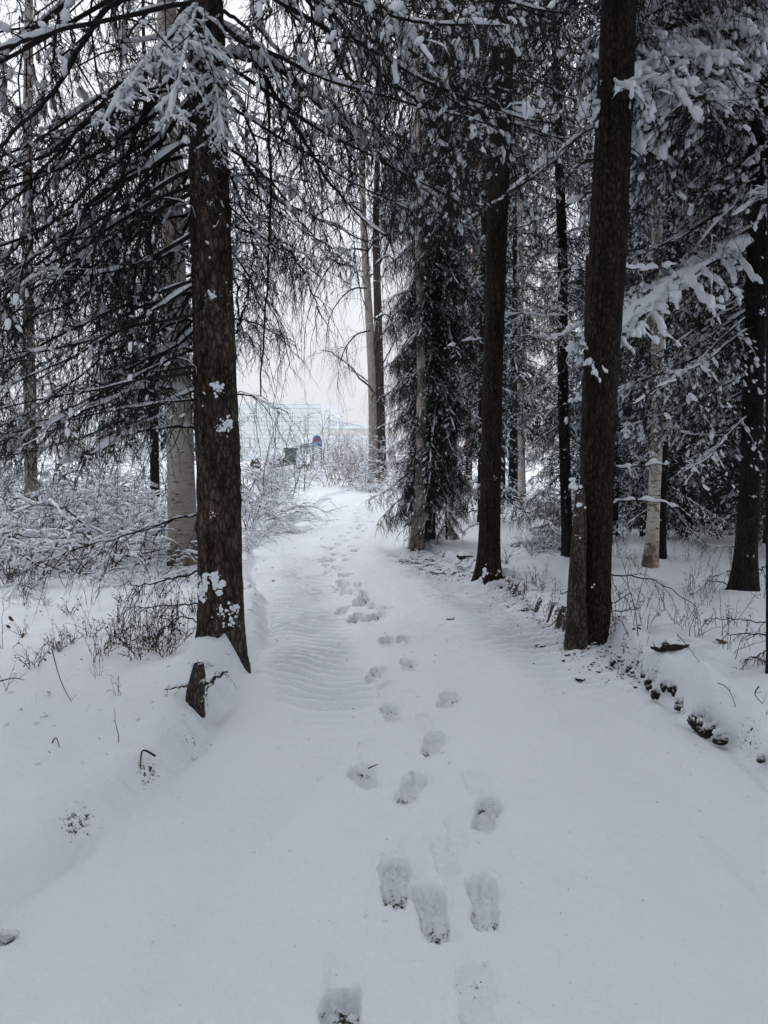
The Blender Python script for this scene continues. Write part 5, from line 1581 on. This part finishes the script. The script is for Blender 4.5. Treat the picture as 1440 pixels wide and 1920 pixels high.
litter('forest_litter', M_PLANT, 900, _side, lambda rg, n: rg.uniform(3.2, 13, n), .006, .03, 301, True)
litter('needle_litter', M_PLANT, 260, lambda rg, n: rg.uniform(-1.4, 2.0, n), lambda rg, n: rg.uniform(2, 10, n), .005, .016, 302, True)
litter('snow_crumbs', M_SNOW, 700, _side, lambda rg, n: rg.uniform(3.0, 14, n), .003, .024, 303, False)
litter('path_snow_crumbs', M_SNOW, 260, lambda rg, n: rg.normal(size=n) * .45 + .15, lambda rg, n: rg.uniform(2, 9, n), .002, .010, 304, False)

# ------------------------------------------------------------------ far building, canopy, fence, lamp
def box(b, x0, x1, y0, y1, z0, z1, mat=0):
    v = [(x, y, z) for x in (x0, x1) for y in (y0, y1) for z in (z0, z1)]
    b.add(v, f4=[[0, 1, 3, 2], [4, 6, 7, 5], [0, 4, 5, 1], [2, 3, 7, 6], [0, 2, 6, 4], [1, 5, 7, 3]], mat=mat)


M_PANEL = simple('pale_green_panel', (0.70, 0.745, 0.735), .5, .03, .3)
M_SEAM = simple('panel_seam', (0.63, 0.68, 0.67), .6, .03, 1)
M_WHITE = simple('white_trim', (0.75, 0.76, 0.77), .5, .04, 1)
M_GREYB = simple('grey_blue_sheet', (0.74, 0.77, 0.80), .5, .04, 1)
M_TANW = simple('pale_tan_wall', (0.62, 0.60, 0.57), .7, .05, 1)
M_BLUE = simple('blue_canopy', (0.075, 0.125, 0.235), .4, .10, 2)
M_REDT = simple('red_lettering', (0.50, 0.13, 0.10), .5, .05, 2)
M_DARK = simple('dark_metal', (0.06, 0.065, 0.07), .5, .1, 2)
M_GREEN = simple('dark_green_sheet', (0.09, 0.12, 0.115), .6, .1, 2)

BY = 150.0
ac = AT(600, 757, BY)
bld = thing('warehouse', 'large pale green panelled building far beyond the path', 'building', (ac[0], BY, 0), R(-4.5))
core = Buf(); box(core, -52, -.05, .1, 30, -1, ac[2] - .1)
core.build('wall', M_SEAM, bld, smooth=False)
PW, PH = 2.6, .86
pb = Buf(); box(pb, .03, PW - .03, -.02, .1, .03, PH - .03)
pme = pb.mesh('wall_panel', [M_PANEL], smooth=False)
nrow = int(ac[2] / PH)
for r_ in range(nrow):
    for c_ in range(20):
        link('wall_panel', pme, bld, (-PW * (c_ + 1), 0, ac[2] - .1 - PH * (r_ + 1)))
tb = Buf(); box(tb, -.06, .55, -.08, 30, -1, ac[2] + .12); tb.build('corner_trim', M_WHITE, bld, smooth=False)
tb = Buf(); box(tb, -52, -.07, -.06, 30, ac[2] - .1, ac[2] + .1); tb.build('roof_edge', M_SNOW, bld, smooth=False)

aw = AT(603, 785, BY + 8); aw2 = AT(660, 800, BY + 8)
an = thing('warehouse_annex', 'lower pale blue wing right of the large panelled building', 'building', (aw[0], BY + 8, 0), 0)
b = Buf()
W_ = aw2[0] - aw[0]
b.add([(0, 0, -1), (W_ + 6, 0, -1), (W_ + 6, 0, aw2[2] - .6), (0, 0, aw[2]), (0, 12, -1), (W_ + 6, 12, -1), (W_ + 6, 12, aw2[2] - .6), (0, 12, aw[2])],
      f4=[[0, 1, 2, 3], [5, 4, 7, 6], [1, 5, 6, 2], [4, 0, 3, 7], [3, 2, 6, 7]])
b.build('wall', M_GREYB, an, smooth=False)
b = Buf()
b.add([(-.1, -.2, aw[2] + .02), (W_ + 6.2, -.2, aw2[2] - .58), (W_ + 6.2, 12, aw2[2] - .58), (-.1, 12, aw[2] + .02), (-.1, -.2, aw[2] + .3), (W_ + 6.2, -.2, aw2[2] - .3), (W_ + 6.2, 12, aw2[2] - .3), (-.1, 12, aw[2] + .3)],
      f4=[[3, 2, 1, 0], [4, 5, 6, 7], [0, 1, 5, 4], [2, 3, 7, 6], [1, 2, 6, 5], [3, 0, 4, 7]])
b.build('roof_snow', M_SNOW, an, smooth=False)

lw = AT(617, 802, 135); lw2 = AT(720, 804, 135)
lb_ = thing('low_building', 'low tan building with flat dark roof edge behind the reddish bushes', 'building', (lw[0], 135, 0))
b = Buf(); box(b, 0, lw2[0] - lw[0], 0, 8, -1, lw[2] - .25); b.build('wall', M_TANW, lb_, smooth=False)
b = Buf(); box(b, -.1, lw2[0] - lw[0] + .1, -.15, 8.1, lw[2] - .25, lw[2] - .02); b.build('roof_edge', M_SEAM, lb_, smooth=False)
b = Buf(); box(b, -.12, lw2[0] - lw[0] + .12, -.17, 8.1, lw[2] - .02, lw[2] + .22); b.build('roof_snow', M_SNOW, lb_, smooth=False)

f0, f1 = AT(600, 819, 112), AT(745, 821, 112)
fe = thing('fence', 'grey blue upright slat fence before the low tan building', 'fence', (f0[0], 112, 0))
fl = f1[0] - f0[0]
sb = Buf(); box(sb, 0, .24, 0, .05, .1, f0[2]); sme = sb.mesh('slat', [M_GREYB], smooth=False)
x = 0
while x < fl:
    link('slat', sme, fe, (x, 0, 0)); x += .34
for z in (.6, f0[2] - .5):
    b = Buf(); box(b, 0, fl, .055, .12, z, z + .12); b.build('rail', M_GREYB, fe, smooth=False)
b = Buf(); box(b, -.05, fl, -.06, .16, f0[2] + .003, f0[2] + .16); b.build('snow', M_SNOW, fe, smooth=False)

# barrel-roofed canopy with lettering on its end
KY = 70.0
kc = AT(594.5, 834, KY)
px_m = F_PX / KY
kr = 19.5 / 2 / px_m
kh = 18 / px_m
kn = thing('canopy', 'blue barrel roofed canopy with lettering and snow on top before the building', 'canopy', (kc[0], KY, 0), R(9.6))
a = np.linspace(0, math.pi, 17)
LEN = 20.0
arc = np.stack([np.cos(a) * kr, np.zeros(17), np.sin(a) * kh + kc[2]], 1)
b = Buf()
v = np.concatenate([arc, [[0, 0, kc[2]]]]); n_ = 17
b.add(v, f3=[[17, i, i + 1] for i in range(16)]); b.build('end_panel', M_BLUE, kn, smooth=False)
b = Buf(); arc2 = arc + [0, LEN, 0]
b.add(np.concatenate([arc, arc2]), f4=[[i, i + 1, i + 18, i + 17] for i in range(16)]); b.build('barrel_roof', M_BLUE, kn)
b = Buf(); box(b, -kr, kr, .01, LEN, kc[2] - .12, kc[2] - .004); b.build('eave', M_BLUE, kn, smooth=False)
b = Buf()
aa = np.linspace(.22, math.pi - .22, 15)
s0 = np.stack([np.cos(aa) * (kr + .01), np.full(15, .02), np.sin(aa) * (kh + .01) + kc[2]], 1)
thk = np.sin(aa)[:, None] * .14 + .02
s1 = np.stack([np.cos(aa) * kr, np.full(15, .02), np.sin(aa) * kh + kc[2]], 1) + np.stack([np.cos(aa), aa * 0, np.sin(aa)], 1) * thk
V = np.concatenate([s0, s1, s1 + [0, LEN, 0], s0 + [0, LEN, 0]])
f = []
for i in range(14):
    f += [[i, i + 1, i + 16, i + 15], [i + 15, i + 16, i + 31, i + 30], [i + 30, i + 31, i + 46, i + 45]]
b.add(V, f4=f); b.build('roof_snow', M_SNOW, kn)
for x_, y_ in ((-kr + .1, .1), (kr - .1, .1), (-kr + .1, LEN - .2), (kr - .1, LEN - .2)):
    b = Buf(); box(b, x_ - .06, x_ + .06, y_ - .06, y_ + .06, 0, kc[2] - .125); b.build('post', M_DARK, kn, smooth=False)
# two lines of lettering, too small to read in the photograph: a red script line over a white line
rgt = np.random.default_rng(5)
for zc, hh, ww, nn, mt_ in ((.52, .20, .78, 7, M_REDT), (.27, .11, .70, 9, M_WHITE)):
    b = Buf()
    for i in range(nn):
        cx0 = (-.5 + (i + .5) / nn) * 2 * kr * ww
        w0 = kr * ww / nn
        hgt = kh * hh * (1.5 if i == 0 else 1.0)
        e = np.linspace(-2.4, 1.6, 7)
        P = np.stack([cx0 + w0 * .7 * np.cos(e), np.full(7, -.012), kc[2] + kh * zc + hgt * .55 * np.sin(e)], 1)
        b.tube(P, np.full(7, .018 if mt_ is M_REDT else .012), 4)
    b.build('lettering', mt_, kn)

lp = AT(633, 745, 128)
la = thing('street_lamp', 'thin pale street lamp pole right of the large panelled building', 'street lamp', (lp[0], 128, 0))
b = Buf(); b.tube(np.array([[0, 0, 0], [0, 0, lp[2] * .5], [0, 0, lp[2]]]), np.array([.10, .08, .06]), 8); b.build('pole', M_GREYB, la)
b = Buf(); box(b, -.75, .1, -.12, .12, lp[2] - .02, lp[2] + .1); b.build('lamp_head', M_GREYB, la, smooth=False)
b = Buf(); box(b, -.7, .08, -.1, .1, lp[2] + .103, lp[2] + .2); b.build('snow', M_SNOW, la, smooth=False)

# snow-capped heaps and a green shed roof among the bushes
for px, py, w_, h_, d, lb, mt_, nm in ((572, 858, 26, 16, 60, 'snow capped dark brush heap left of the canopy', M_DEAD, 'brush_heap'), (520, 850, 30, 12, 66, 'low dark rock under snow before the building', M_DEAD, 'rock'), (478, 852, 18, 10, 70, 'small snow covered rock near the big left spruce trunk edge', M_DEAD, 'rock')):
    q = AT(px, py, d)
    b = clod_mesh(px * .31, 1.0)
    t = thing(nm, lb, 'rock' if nm == 'rock' else 'heap', (q[0], d, 0))
    sx = w_ / F_PX * d / 2
    o = b.build('mass', [mt_], t, loc=(0, 0, q[2] * .5)); o.scale = (sx, sx, max(q[2] * .55, .3))
    o2 = clod_mesh(px * .31 + .4, 1.0).build('snow', [M_SNOW], t, loc=(-.1, -.05, q[2] * .5 + max(q[2] * .3, .16))); o2.scale = (sx * 1.05, sx * 1.05, max(q[2] * .45, .25))
q0, q1 = AT(534, 839, 88), AT(552, 839, 88)
t = thing('shed', 'dark green shed roof just left of the blue canopy', 'shed', (q0[0], 88, 0))
b = Buf(); box(b, 0, q1[0] - q0[0], 0, 2, 0, q0[2] - .4); b.build('wall', M_GREEN, t, smooth=False)
b = Buf(); box(b, -.15, q1[0] - q0[0] + .15, -.15, 2.2, q0[2] - .398, q0[2] - .05); b.build('roof', M_GREEN, t, smooth=False)
b = Buf(); box(b, -.12, q1[0] - q0[0] + .12, -.12, 2.1, q0[2] - .048, q0[2] + .15); b.build('roof_snow', M_SNOW, t, smooth=False)

place_labels()
tri = sum(sum(len(p.vertices) - 2 for p in me.polygons) if len(me.polygons) < 2000 else len(me.loops) - 2 * len(me.polygons) for me in bpy.data.meshes)
print('TRIS', tri, 'OBJECTS', len(bpy.data.objects))
